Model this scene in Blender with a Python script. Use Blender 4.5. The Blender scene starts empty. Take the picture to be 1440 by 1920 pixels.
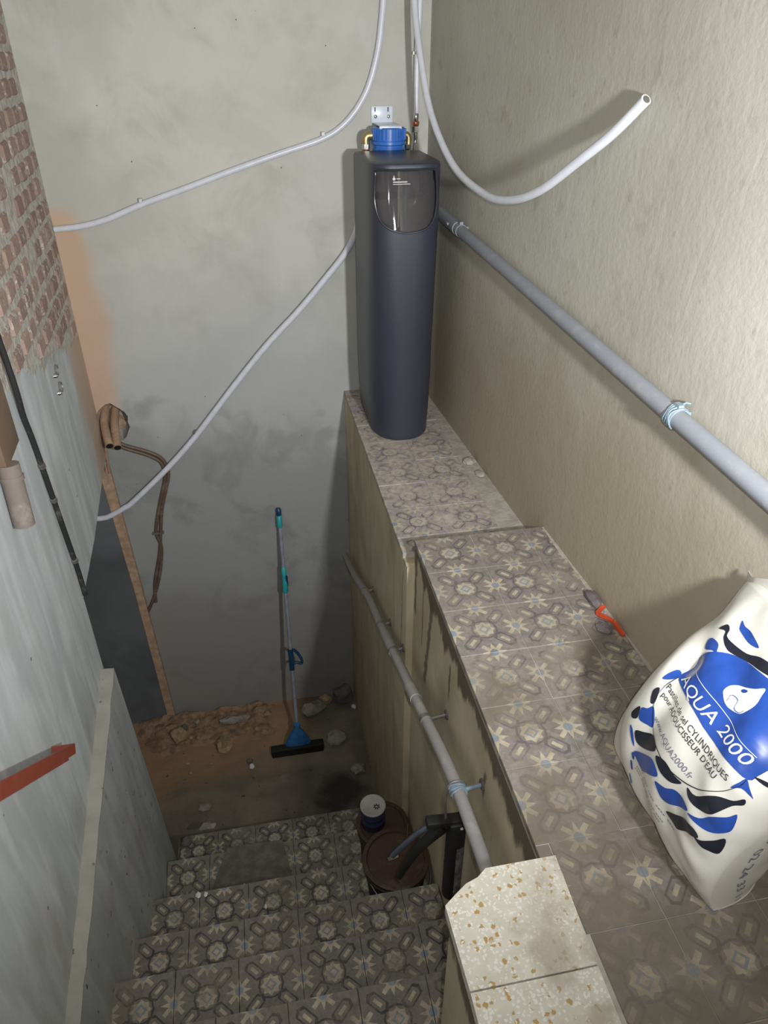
import bpy, bmesh, math, random
import numpy as np
from mathutils import Vector, Matrix, noise
from mathutils.geometry import tessellate_polygon
random.seed(7)
scene = bpy.context.scene
COL = scene.collection
R = math.radians

# ---------------------------------------------------------------- camera, world, lights, exposure
cam = bpy.data.cameras.new('camera')
cam.sensor_fit = 'VERTICAL'; cam.sensor_height = 36.0; cam.lens = 36.0 * 1358.08 / 1920.0
cam.clip_start = 0.02
camo = bpy.data.objects.new('camera', cam); COL.objects.link(camo)
camo.location = (-0.5083, -1.4722, 1.4784)
camo.rotation_euler = (R(90 - 32.52), 0, R(-10.757))
scene.camera = camo

world = bpy.data.worlds.new('world'); scene.world = world; world.use_nodes = True
world.node_tree.nodes['Background'].inputs[0].default_value = (1.0, 0.97, 0.92, 1)
world.node_tree.nodes['Background'].inputs[1].default_value = 0.27

lamp = bpy.data.lights.new('hand_torch', 'SPOT'); lamp.energy = 242; lamp.color = (0.97, 0.98, 1.0)
lamp.spot_size = R(124); lamp.spot_blend = 1.0; lamp.shadow_soft_size = 0.05
lampo = bpy.data.objects.new('hand_torch', lamp); COL.objects.link(lampo)
lampo.location = (0.19, -1.50, 1.28)
lampo.rotation_euler = (Vector((-0.30, 2.2, 1.0)) - Vector(lampo.location)).to_track_quat('-Z', 'Y').to_euler()

flash = bpy.data.lights.new('phone_flash_fill', 'SPOT'); flash.energy = 76; flash.color = (0.98, 0.98, 1.0)  # flash beside the lens, added as fill for the pit and bag shadow
flash.spot_size = R(128); flash.spot_blend = 1.0; flash.shadow_soft_size = 0.012
flasho = bpy.data.objects.new('phone_flash_fill', flash); COL.objects.link(flasho)
flasho.location = (-0.47, -1.48, 1.53)
flasho.rotation_euler = (R(90 - 27), 0, R(-3))

scene.view_settings.view_transform = 'Standard'; scene.view_settings.look = 'None'
scene.view_settings.gamma = 1.0; scene.view_settings.exposure = 0.0
scene.view_settings.use_curve_mapping = False

# ---------------------------------------------------------------- geometry helpers
class MB:
    """collects faces in world coordinates"""
    def __init__(s): s.v = []; s.f = []; s.uv = None
    def add(s, vs, fs):
        o = len(s.v); s.v += [tuple(a) for a in vs]; s.f += [tuple(i + o for i in f) for f in fs]; return s
    def box(s, c, d, rot=None):
        m = rot if rot is not None else Matrix.Identity(3)
        vs = [Vector(c) + m @ Vector((x * d[0] / 2, y * d[1] / 2, z * d[2] / 2)) for x in (-1, 1) for y in (-1, 1) for z in (-1, 1)]
        return s.add(vs, [(0, 1, 3, 2), (4, 6, 7, 5), (0, 4, 5, 1), (2, 3, 7, 6), (0, 2, 6, 4), (1, 5, 7, 3)])
    def bbox(s, c, d, b, rot=None):
        """box with chamfered edges"""
        m = rot if rot is not None else Matrix.Identity(3)
        bm = bmesh.new(); bmesh.ops.create_cube(bm, size=1)
        for v in bm.verts: v.co = Vector((v.co.x * d[0], v.co.y * d[1], v.co.z * d[2]))
        bmesh.ops.bevel(bm, geom=bm.edges[:], offset=b, segments=2, affect='EDGES', profile=0.5)
        bm.verts.index_update()
        s.add([Vector(c) + m @ v.co for v in bm.verts], [[v.index for v in f.verts] for f in bm.faces]); bm.free(); return s
    def prism(s, poly, fn0, fn1):
        """poly 2D, fn maps (a,b) to 3D for the two caps"""
        n = len(poly)
        vs = [fn0(*p) for p in poly] + [fn1(*p) for p in poly]
        tri = tessellate_polygon([[Vector((p[0], p[1], 0)) for p in poly]])
        fs = [tuple(t) for t in tri] + [tuple(i + n for i in reversed(t)) for t in tri]
        fs += [(i, (i + 1) % n, n + (i + 1) % n, n + i) for i in range(n)]
        return s.add(vs, fs)
    def tube(s, path, r, n=12, caps=True, hollow=0):
        P = [Vector(p) for p in path]; m = len(P)
        rr = r if isinstance(r, (list, tuple)) else [r] * m
        T = [(P[min(i + 1, m - 1)] - P[max(i - 1, 0)]).normalized() for i in range(m)]
        up = Vector((0, 0, 1)) if abs(T[0].z) < 0.9 else Vector((1, 0, 0))
        u = T[0].cross(up).normalized(); vs = []
        for i in range(m):
            u = (u - T[i] * u.dot(T[i])).normalized(); w = T[i].cross(u)
            for k in range(n):
                a = 2 * math.pi * k / n; vs.append(P[i] + (u * math.cos(a) + w * math.sin(a)) * rr[i])
        fs = [(i * n + k, i * n + (k + 1) % n, (i + 1) * n + (k + 1) % n, (i + 1) * n + k) for i in range(m - 1) for k in range(n)]
        if caps: fs += [tuple(reversed(range(n))), tuple(range((m - 1) * n, m * n))]
        return s.add(vs, fs)
    def lathe(s, prof, c, n=32, axis='Z', close=True):
        """prof list of (r, h)"""
        vs = []
        for r, h in prof:
            for k in range(n):
                a = 2 * math.pi * k / n; p = (r * math.cos(a), r * math.sin(a), h)
                if axis == 'Y': p = (p[0], p[2], p[1])
                if axis == 'X': p = (p[2], p[0], p[1])
                vs.append((c[0] + p[0], c[1] + p[1], c[2] + p[2]))
        m = len(prof)
        fs = [(i * n + k, i * n + (k + 1) % n, (i + 1) * n + (k + 1) % n, (i + 1) * n + k) for i in range(m - 1) for k in range(n)]
        if close: fs += [tuple(reversed(range(n))), tuple(range((m - 1) * n, m * n))]
        return s.add(vs, fs)
    def loft(s, rings, caps=True):
        n = len(rings[0]); m = len(rings)
        fs = [(i * n + k, i * n + (k + 1) % n, (i + 1) * n + (k + 1) % n, (i + 1) * n + k) for i in range(m - 1) for k in range(n)]
        if caps: fs += [tuple(reversed(range(n))), tuple(range((m - 1) * n, m * n))]
        return s.add([p for r in rings for p in r], fs)

def smooth_path(pts, sub=8):
    P = [Vector(p) for p in pts]; out = []
    for i in range(len(P) - 1):
        a, b, c, d = P[max(i - 1, 0)], P[i], P[i + 1], P[min(i + 2, len(P) - 1)]
        for k in range(sub):
            t = k / sub
            out.append(0.5 * (2 * b + (c - a) * t + (2 * a - 5 * b + 4 * c - d) * t * t + (3 * b - a - 3 * c + d) * t ** 3))
    return out + [P[-1]]

def tag(o, label=None, cat=None, group=None, kind=None):
    if label: o['label'] = label
    if cat: o['category'] = cat
    if group: o['group'] = group
    if kind: o['kind'] = kind
    return o

def finish(me, sharp=40):
    bm = bmesh.new(); bm.from_mesh(me); bmesh.ops.recalc_face_normals(bm, faces=bm.faces[:]); bm.to_mesh(me); bm.free()
    if sharp:
        for p in me.polygons: p.use_smooth = True
        me.set_sharp_from_angle(angle=R(sharp))
    me.update()

def thing(name, loc, label, cat, group=None):
    o = bpy.data.objects.new(name, None); COL.objects.link(o); o.location = loc; o.empty_display_size = 0.05
    return tag(o, label, cat, group)

def origin_of(p):
    v = Vector((0, 0, 0))
    while p is not None: v += Vector(p.location); p = p.parent
    return v

def part(parent, name, mb, mat, sharp=40, kind=None, label=None, recalc=True):
    o0 = origin_of(parent)
    me = bpy.data.meshes.new(name); me.from_pydata([tuple(Vector(v) - o0) for v in mb.v], [], mb.f)
    if mb.uv is not None:
        lay = me.uv_layers.new(name='UVMap')
        for li, l in enumerate(me.loops): lay.data[li].uv = mb.uv[l.vertex_index]
    if recalc: finish(me, sharp)
    elif sharp:
        for p in me.polygons: p.use_smooth = True
    me.materials.append(mat)
    o = bpy.data.objects.new(name, me); COL.objects.link(o); o.parent = parent
    if kind: o['kind'] = kind
    if label: o['label'] = label
    return o

def solid(name, mb, mat, label=None, cat=None, group=None, kind=None, sharp=40):
    """top-level single mesh; origin at the bottom centre"""
    a = np.array([tuple(v) for v in mb.v]); lo, hi = a.min(0), a.max(0)
    loc = Vector(((lo[0] + hi[0]) / 2, (lo[1] + hi[1]) / 2, lo[2]))
    me = bpy.data.meshes.new(name); me.from_pydata([tuple(Vector(v) - loc) for v in mb.v], [], mb.f)
    if mb.uv is not None:
        lay = me.uv_layers.new(name='UVMap')
        for li, l in enumerate(me.loops): lay.data[li].uv = mb.uv[l.vertex_index]
    finish(me, sharp); me.materials.append(mat)
    o = bpy.data.objects.new(name, me); COL.objects.link(o); o.location = loc
    return tag(o, label, cat, group, kind)

def carve(o, mb):
    """boolean difference, applied"""
    me = bpy.data.meshes.new('cut'); o0 = origin_of(o)
    me.from_pydata([tuple(Vector(v)) for v in mb.v], [], mb.f); finish(me, 0)
    c = bpy.data.objects.new('cut', me); COL.objects.link(c)
    md = o.modifiers.new('b', 'BOOLEAN'); md.operation = 'DIFFERENCE'; md.object = c; md.solver = 'EXACT'
    bpy.context.view_layer.update()
    dg = bpy.context.evaluated_depsgraph_get()
    nm = bpy.data.meshes.new_from_object(o.evaluated_get(dg))
    o.modifiers.clear(); o.data = nm
    bpy.data.objects.remove(c)
    for p in nm.polygons: p.use_smooth = True
    nm.set_sharp_from_angle(angle=R(35))

def flat_cut(bm, step):
    """cuts a flat mesh (xy) by a grid so that it can be bent over a surface"""
    xs = [v.co.x for v in bm.verts]; ys = [v.co.y for v in bm.verts]
    for ax, lo, hi in ((0, min(xs), max(xs)), (1, min(ys), max(ys))):
        k = math.ceil(lo / step[ax])
        while k * step[ax] < hi:
            co = Vector((0, 0, 0)); co[ax] = k * step[ax]; no = Vector((0, 0, 0)); no[ax] = 1
            bmesh.ops.bisect_plane(bm, geom=bm.verts[:] + bm.edges[:] + bm.faces[:], plane_co=co, plane_no=no)
            k += 1
    bmesh.ops.triangulate(bm, faces=bm.faces[:])

def decal(polys, fn, step):
    """flat polygons bent over a surface by fn(a, b) -> 3D"""
    out = MB()
    for poly in polys:
        bm = bmesh.new()
        vs = [bm.verts.new((p[0], p[1], 0)) for p in poly]
        for t in tessellate_polygon([[Vector((p[0], p[1], 0)) for p in poly]]):
            try: bm.faces.new([vs[i] for i in t])
            except ValueError: pass
        flat_cut(bm, step); bm.verts.index_update()
        out.add([fn(v.co.x, v.co.y) for v in bm.verts], [[v.index for v in f.verts] for f in bm.faces]); bm.free()
    return out

def text_decal(txt, fn, step, p0, p1, cap, spacing=1.0):
    """text laid from p0 to p1 (2D), cap = letter height vector (2D), bent by fn"""
    cu = bpy.data.curves.new('t', 'FONT'); cu.body = txt; cu.resolution_u = 3; cu.space_character = spacing
    ob = bpy.data.objects.new('t', cu); COL.objects.link(ob); bpy.context.view_layer.update()
    me = bpy.data.meshes.new_from_object(ob.evaluated_get(bpy.context.evaluated_depsgraph_get()))
    bpy.data.objects.remove(ob); bpy.data.curves.remove(cu)
    xs = [v.co.x for v in me.vertices]; x0, x1 = min(xs), max(xs)
    bm = bmesh.new(); bm.from_mesh(me); bpy.data.meshes.remove(me)
    p0, p1, cap = Vector(p0), Vector(p1), Vector(cap)
    for v in bm.verts:
        q = p0 + (p1 - p0) * ((v.co.x - x0) / (x1 - x0)) + cap * (v.co.y / 0.69)
        v.co = Vector((q.x, q.y, 0))
    flat_cut(bm, step); bm.verts.index_update(); out = MB()
    out.add([fn(v.co.x, v.co.y) for v in bm.verts], [[v.index for v in f.verts] for f in bm.faces]); bm.free()
    return out

def closed_smooth(poly, sub=4):
    n = len(poly); out = []
    for i in range(n):
        a, b, c, d = [Vector(poly[(i + k) % n]) for k in (-1, 0, 1, 2)]
        for k in range(sub):
            t = k / sub
            q = 0.5 * (2 * b + (c - a) * t + (2 * a - 5 * b + 4 * c - d) * t * t + (3 * b - a - 3 * c + d) * t ** 3)
            out.append((q.x, q.y))
    return out

# ---------------------------------------------------------------- material helpers
class NT:
    def __init__(s, name):
        s.m = bpy.data.materials.new(name); s.m.use_nodes = True; s.t = s.m.node_tree
        s.b = s.t.nodes['Principled BSDF']; s._pos = None
    def n(s, t): return s.t.nodes.new(t)
    def set(s, sock, v):
        if isinstance(v, (int, float)): sock.default_value = v
        elif isinstance(v, tuple): sock.default_value = v if len(v) != 3 or sock.type == 'VECTOR' else (*v, 1)
        else: s.t.links.new(v, sock)
    def math(s, op, a, b=None, c=None, clamp=False):
        n = s.n('ShaderNodeMath'); n.operation = op; n.use_clamp = clamp
        for i, v in enumerate((a, b, c)):
            if v is not None: s.set(n.inputs[i], v)
        return n.outputs[0]
    def mix(s, f, a, b, mode='MIX'):
        n = s.n('ShaderNodeMix'); n.data_type = 'RGBA'; n.blend_type = mode
        s.set(n.inputs[0], f); s.set(n.inputs[6], a); s.set(n.inputs[7], b); return n.outputs[2]
    def pos(s):
        if s._pos is None: s._pos = s.n('ShaderNodeNewGeometry').outputs['Position']
        return s._pos
    def xyz(s, v=None):
        n = s.n('ShaderNodeSeparateXYZ'); s.t.links.new(v if v is not None else s.pos(), n.inputs[0]); return n.outputs
    def scaled(s, sc, v=None):
        n = s.n('ShaderNodeVectorMath'); n.operation = 'MULTIPLY'; s.t.links.new(v if v is not None else s.pos(), n.inputs[0]); n.inputs[1].default_value = sc; return n.outputs[0]
    def noise(s, scale, detail=4, vec=None, rough=0.55, dist=0.0):
        n = s.n('ShaderNodeTexNoise'); n.inputs['Scale'].default_value = scale; n.inputs['Detail'].default_value = detail
        n.inputs['Roughness'].default_value = rough; n.inputs['Distortion'].default_value = dist
        s.t.links.new(vec if vec is not None else s.pos(), n.inputs['Vector']); return n.outputs[0]
    def vor(s, scale, vec=None, feature='F1'):
        n = s.n('ShaderNodeTexVoronoi'); n.feature = feature; n.inputs['Scale'].default_value = scale
        s.t.links.new(vec if vec is not None else s.pos(), n.inputs['Vector']); return n
    def step(s, v, lo, hi):
        n = s.n('ShaderNodeMapRange'); n.interpolation_type = 'SMOOTHSTEP'; s.set(n.inputs[0], v)
        n.inputs[1].default_value = lo; n.inputs[2].default_value = hi; return n.outputs[0]
    def bump(s, h, strength=0.3, dist=0.01, prev=None):
        n = s.n('ShaderNodeBump'); n.inputs['Strength'].default_value = strength; n.inputs['Distance'].default_value = dist
        s.t.links.new(h, n.inputs['Height'])
        if prev is not None: s.t.links.new(prev, n.inputs['Normal'])
        return n.outputs[0]
    def out(s, color=None, rough=None, normal=None, metal=None, **kw):
        if color is not None: s.set(s.b.inputs['Base Color'], color)
        if rough is not None: s.set(s.b.inputs['Roughness'], rough)
        if normal is not None: s.t.links.new(normal, s.b.inputs['Normal'])
        if metal is not None: s.set(s.b.inputs['Metallic'], metal)
        for k, v in kw.items(): s.set(s.b.inputs[k.replace('_', ' ')], v)
        return s.m

def plain(name, col, rough=0.5, metal=0.0, var=0.12, scale=25, bump=0.05, **kw):
    t = NT(name); nz = t.noise(scale, 4)
    dark = tuple(c * (1 - var * 2) for c in col); lite = tuple(min(1, c * (1 + var)) for c in col)
    c = t.mix(t.step(nz, 0.3, 0.7), dark, lite)
    return t.out(c, rough, t.bump(t.noise(scale * 5, 3), bump, 0.004), metal, **kw)

def dusty(name, col, dust, amount=0.5, rough=0.7, metal=0.0, scale=14):
    t = NT(name); nz = t.math('ADD', t.math('MULTIPLY', t.noise(scale, 5), 0.7), t.math('MULTIPLY', t.noise(scale * 5, 4), 0.3))
    c = t.mix(t.step(nz, 0.62 - amount * 0.35, 0.78 - amount * 0.2), col, dust)
    return t.out(c, rough, t.bump(nz, 0.15, 0.004), metal)

# plaster of the back wall: pale grey, darker damp area low down, ochre smear by the left corner
def mat_back():
    t = NT('plaster_back'); x, y, z = t.xyz()
    big = t.noise(1.6, 5, dist=0.6); mid = t.noise(7, 5); fine = t.noise(60, 3)
    c = t.mix(t.step(big, 0.32, 0.68), (0.50, 0.50, 0.45), (0.60, 0.595, 0.54))
    c = t.mix(t.math('MULTIPLY', t.step(t.noise(3.4, 7, rough=0.65, dist=0.5), 0.46, 0.72), 0.5), c, (0.40, 0.385, 0.33))
    c = t.mix(t.math('MULTIPLY', t.step(t.noise(4.1, 6, t.scaled((1, 1, 0.7)), rough=0.6), 0.55, 0.75), 0.45), c, (0.66, 0.66, 0.63))
    # grey trowelled zone below
    zz = t.math('ADD', z, t.math('MULTIPLY', t.math('SUBTRACT', t.noise(2.2, 4, dist=0.8), 0.5), 1.1))
    c = t.mix(t.math('MULTIPLY', t.step(zz, 0.75, -0.05), 0.75), c, (0.42, 0.435, 0.43))
    damp = t.math('ADD', z, t.math('ADD', t.math('MULTIPLY', x, 0.18), t.math('MULTIPLY', t.math('SUBTRACT', t.noise(3.2, 6, dist=0.7), 0.5), 0.75)))
    c = t.mix(t.math('MULTIPLY', t.step(damp, -0.25, -0.62), 0.75), c, (0.28, 0.285, 0.272))
    c = t.mix(t.math('MULTIPLY', t.step(damp, -1.35, -1.75), 0.5), c, (0.25, 0.22, 0.18))
    edge = t.math('MULTIPLY', t.step(damp, -0.58, -0.40), t.step(damp, -0.22, -0.36))
    edge = t.math('MULTIPLY', edge, t.step(t.noise(4, 5, dist=0.8), 0.45, 0.62))
    c = t.mix(t.math('MULTIPLY', edge, 0.30), c, (0.15, 0.145, 0.13))
    lowm = t.math('MULTIPLY', t.step(t.noise(2.6, 7, rough=0.62, dist=0.9), 0.48, 0.66), t.step(z, -0.1, -0.6))
    c = t.mix(t.math('MULTIPLY', lowm, 0.5), c, (0.20, 0.20, 0.185))
    # ochre smear
    lim = t.math('ADD', -1.17, t.math('MULTIPLY', t.math('SUBTRACT', t.noise(5, 5), 0.5), 0.16))
    lim = t.math('SUBTRACT', lim, t.math('MULTIPLY', t.math('ABSOLUTE', t.math('SUBTRACT', z, 0.35)), 0.11))
    m = t.math('MULTIPLY', t.step(t.math('SUBTRACT', lim, x), -0.04, 0.06), t.step(z, -0.34, -0.05))
    m = t.math('MULTIPLY', m, t.step(t.math('ADD', z, t.math('MULTIPLY', mid, 0.12)), 0.95, 0.88))
    c = t.mix(t.math('MULTIPLY', m, 0.75), c, (0.62, 0.40, 0.255))
    # pits and scratches
    sp = t.vor(9); c = t.mix(t.step(sp.outputs['Distance'], 0.035, 0.02), c, (0.12, 0.115, 0.10))
    b = t.bump(mid, 0.25, 0.012); b = t.bump(fine, 0.22, 0.003, b)
    return t.out(c, 0.86, b)

def mat_right():
    t = NT('plaster_right'); x, y, z = t.xyz()
    big = t.noise(1.4, 5, dist=0.5); mid = t.noise(9, 6)
    v = t.scaled((9, 9, 3.2)); tro = t.noise(1.5, 6, v, dist=1.2)
    c = t.mix(t.step(big, 0.3, 0.7), (0.45, 0.432, 0.36), (0.535, 0.52, 0.45))
    low = t.math('ADD', z, t.math('MULTIPLY', t.math('SUBTRACT', t.noise(2.5, 4), 0.5), 0.7))
    c = t.mix(t.math('MULTIPLY', t.step(low, 0.95, 0.25), 0.85), c, (0.345, 0.292, 0.198))
    c = t.mix(t.math('MULTIPLY', t.step(mid, 0.56, 0.75), 0.45), c, (0.33, 0.29, 0.22))
    c = t.mix(t.math('MULTIPLY', t.step(t.noise(22, 4), 0.62, 0.75), 0.4), c, (0.28, 0.25, 0.19))
    b = t.bump(tro, 0.16, 0.008); b = t.bump(t.noise(11, 6, rough=0.6), 0.14, 0.008, b); b = t.bump(t.noise(55, 4), 0.28, 0.004, b)
    return t.out(c, 0.82, b)

def mat_left():
    t = NT('plaster_left'); x, y, z = t.xyz()
    st = t.noise(2.2, 5, t.scaled((5, 5, 0.9)), dist=0.4); big = t.noise(1.7, 4)
    c = t.mix(t.step(st, 0.35, 0.68), (0.47, 0.505, 0.51), (0.63, 0.665, 0.675))
    c = t.mix(t.math('MULTIPLY', t.step(big, 0.5, 0.72), 0.5), c, (0.40, 0.41, 0.39))
    red = t.math('MULTIPLY', t.step(z, -0.25, -0.6), t.step(t.noise(4, 5, t.scaled((3, 3, 1))), 0.48, 0.66))
    c = t.mix(t.math('MULTIPLY', red, 0.4), c, (0.36, 0.27, 0.23))
    ochre = t.math('MULTIPLY', t.step(t.math('ADD', y, t.math('MULTIPLY', t.noise(4, 4), 0.3)), 1.88, 2.12), t.step(z, 0.60, 0.30))
    c = t.mix(t.math('MULTIPLY', ochre, 0.85), c, (0.55, 0.40, 0.28))
    # lime mortar where the plaster has fallen off the bricks
    lim = t.math('ADD', t.math('SUBTRACT', 0.80, t.math('MULTIPLY', y, 0.235)), t.math('MULTIPLY', t.math('SUBTRACT', t.noise(6, 5), 0.5), 0.16))
    mor = t.step(t.math('SUBTRACT', z, lim), -0.02, 0.02)
    mc = t.mix(t.step(t.noise(30, 4), 0.35, 0.65), (0.46, 0.42, 0.36), (0.68, 0.65, 0.58))
    c = t.mix(mor, c, mc)
    sp = t.vor(7); c = t.mix(t.step(sp.outputs['Distance'], 0.05, 0.03), c, (0.14, 0.14, 0.14))
    b = t.bump(t.noise(9, 5), 0.2, 0.01)
    b = t.bump(t.math('MULTIPLY', t.noise(45, 5, rough=0.7), mor), 0.9, 0.014, b); b = t.bump(t.noise(90, 3), 0.15, 0.003, b)
    return t.out(c, 0.84, b)

PEELS = ((0.335, -0.06, -0.53, 0.024, -0.15), (0.575, -0.06, -0.34, 0.020, 0.0), (0.668, -0.16, -0.75, 0.006, -0.05), (0.46, -0.05, -0.40, 0.007, 0.0), (0.10, -0.12, -0.30, 0.012, 0.0), (-0.27, -0.16, -0.30, 0.014, 0.0), (1.30, -0.30, -0.42, 0.006, 0.0))
def mat_inner():
    t = NT('plaster_inner'); x, y, z = t.xyz()
    st = t.math('ADD', t.math('MULTIPLY', t.noise(1.8, 6, t.scaled((3.5, 3.5, 0.8)), dist=0.8), 0.5), t.math('MULTIPLY', t.noise(3.0, 6, dist=0.6), 0.5))
    c = t.mix(t.step(st, 0.36, 0.64), (0.45, 0.385, 0.25), (0.60, 0.53, 0.36))
    c = t.mix(t.math('MULTIPLY', t.step(t.noise(2, 5), 0.5, 0.75), 0.5), c, (0.20, 0.165, 0.115))
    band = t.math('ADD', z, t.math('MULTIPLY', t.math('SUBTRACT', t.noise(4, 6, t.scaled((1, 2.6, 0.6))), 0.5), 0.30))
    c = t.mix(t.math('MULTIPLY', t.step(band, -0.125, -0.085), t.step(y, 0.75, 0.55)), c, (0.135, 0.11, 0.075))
    drip = t.math('MULTIPLY', t.step(t.noise(1.3, 4, t.scaled((1, 11, 1.1)), dist=0.3), 0.66, 0.74), t.step(z, -0.75, -0.2))
    c = t.mix(t.math('MULTIPLY', drip, 0.75), c, (0.10, 0.08, 0.055))
    # patches where the paint has run or peeled
    for yc, zt, zb, wd, sl in PEELS:
        dy = t.math('SUBTRACT', y, t.math('ADD', yc, t.math('MULTIPLY', t.math('SUBTRACT', z, zt), sl)))
        dy = t.math('ABSOLUTE', t.math('ADD', dy, t.math('MULTIPLY', t.math('SUBTRACT', t.noise(26, 5), 0.5), wd * 2.2)))
        mk = t.math('MULTIPLY', t.step(dy, wd, wd * 0.4), t.math('MULTIPLY', t.step(z, zb, zb + 0.05), t.step(z, zt, zt - 0.03)))
        c = t.mix(t.math('MULTIPLY', mk, 0.8), c, (0.10, 0.078, 0.055))
    b = t.bump(t.noise(12, 5), 0.25, 0.01); b = t.bump(t.noise(70, 3), 0.2, 0.003, b)
    return t.out(c, 0.8, b)

# cement tiles: printed pattern from the tile's own UV, worn and dusty
def mat_tile(name, dust, dustcol, grey, dark, seed):
    t = NT(name)
    uv = t.n('ShaderNodeTexCoord').outputs['UV']
    u, v, _ = t.xyz(uv)
    M = t.math
    wob = M('MULTIPLY', M('SUBTRACT', t.noise(70, 3), 0.5), 0.022)
    a0 = M('ABSOLUTE', M('SUBTRACT', u, 0.5)); b0 = M('ABSOLUTE', M('SUBTRACT', v, 0.5))
    a = M('ADD', M('MAXIMUM', a0, b0), wob); b = M('ADD', M('MINIMUM', a0, b0), wob)
    S = 0.004
    def lt(v_, lim): return t.step(v_, lim + S, lim - S)
    def AND(*q):
        r = q[0]
        for k in q[1:]: r = M('MULTIPLY', r, k)
        return r
    def OR(*q):
        r = q[0]
        for k in q[1:]: r = M('MAXIMUM', r, k)
        return r
    d1 = M('MULTIPLY', M('ADD', a, b), 0.7071); d2 = M('MULTIPLY', M('SUBTRACT', a, b), 0.7071)
    flower = OR(lt(a, 0.114), lt(d1, 0.114))
    ring = AND(lt(M('ABSOLUTE', M('SUBTRACT', M('ADD', a, b), 0.078)), 0.020))
    ringpt = AND(lt(a, 0.095), lt(b, 0.012), M('SUBTRACT', 1.0, lt(a, 0.07)))
    ring = OR(ring, ringpt)
    # petals on the diagonals
    d = M('ABSOLUTE', M('SUBTRACT', d1, 0.3536)); e = M('ABSOLUTE', d2)
    bar = AND(lt(d, 0.072), lt(e, 0.026))
    hx = M('MAXIMUM', M('DIVIDE', e, 0.083), M('DIVIDE', M('ADD', d, M('MULTIPLY', e, 0.6)), 0.170))
    hexo = AND(lt(hx, 1.11), M('SUBTRACT', 1.0, lt(hx, 0.82)))
    link = AND(lt(M('ABSOLUTE', M('SUBTRACT', M('ADD', a, M('MULTIPLY', b, 0.25)), 0.190)), 0.015), lt(b, 0.150))
    outline = OR(hexo, link)
    # stars on the edge middles
    x = M('SUBTRACT', 0.5, a); y = b
    sdiag = AND(lt(M('ABSOLUTE', M('SUBTRACT', x, y)), 0.044), lt(M('ADD', x, y), 0.295))
    sx = AND(lt(M('ADD', M('MULTIPLY', y, 3.3), x), 0.200)); sy = AND(lt(M('ADD', M('MULTIPLY', x, 3.3), y), 0.200))
    rr = M('SQRT', M('ADD', M('MULTIPLY', x, x), M('MULTIPLY', y, y)))
    star = OR(sdiag, sx, sy); dot = lt(rr, 0.064)
    n1 = t.noise(5 + seed, 5); n2 = t.noise(26, 5); n3 = t.noise(110, 3)
    base = t.mix(t.step(t.noise(45, 6, rough=0.7), 0.3, 0.7), tuple(g * 0.72 for g in grey), tuple(g * 1.22 for g in grey))
    cream = t.mix(t.step(n2, 0.35, 0.7), (0.40, 0.345, 0.245), (0.54, 0.475, 0.35))
    blue = t.mix(n2, (0.185, 0.225, 0.275), (0.27, 0.305, 0.34))
    c = t.mix(outline, base, dark)
    c = t.mix(OR(flower, bar, star), c, cream)
    c = t.mix(OR(ring, dot), c, blue)
    w = M('ADD', M('MULTIPLY', n1, 0.65), M('MULTIPLY', n2, 0.35))
    c = t.mix(M('MULTIPLY', t.step(w, 0.66 - dust * 0.45, 0.80 - dust * 0.15), min(0.95, 0.35 + dust * 0.75)), c, dustcol)
    grit = M('ADD', M('MULTIPLY', t.noise(48, 7, rough=0.78), 0.7), M('MULTIPLY', n1, 0.3))
    c = t.mix(M('MULTIPLY', t.step(grit, 0.46, 0.60), 0.30 + 0.45 * dust), c, dustcol)
    c = t.mix(M('MULTIPLY', t.step(t.noise(33, 7, rough=0.75), 0.58, 0.66), 0.5), c, tuple(g * 0.62 for g in grey))
    c = t.mix(M('MULTIPLY', t.step(t.noise(17, 6, dist=1.0), 0.60, 0.70), 0.55), c, tuple(g * 0.55 for g in grey))
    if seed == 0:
        px_, py_, pz_ = t.xyz(); grime_shade = M('SUBTRACT', t.noise(4, 6, dist=0.7), M('MULTIPLY', py_, 0.22))  # brown dirt, deepened towards the near end to paint in dimmer light
        c = t.mix(M('MULTIPLY', t.step(grime_shade, 0.47, 0.74), 0.80), c, (0.150, 0.125, 0.088))
    b_ = t.bump(n2, 0.15, 0.003); b_ = t.bump(n3, 0.15, 0.0015, b_)
    return t.out(c, t.math('ADD', 0.5, t.math('MULTIPLY', n1, 0.35)), b_)

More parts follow.
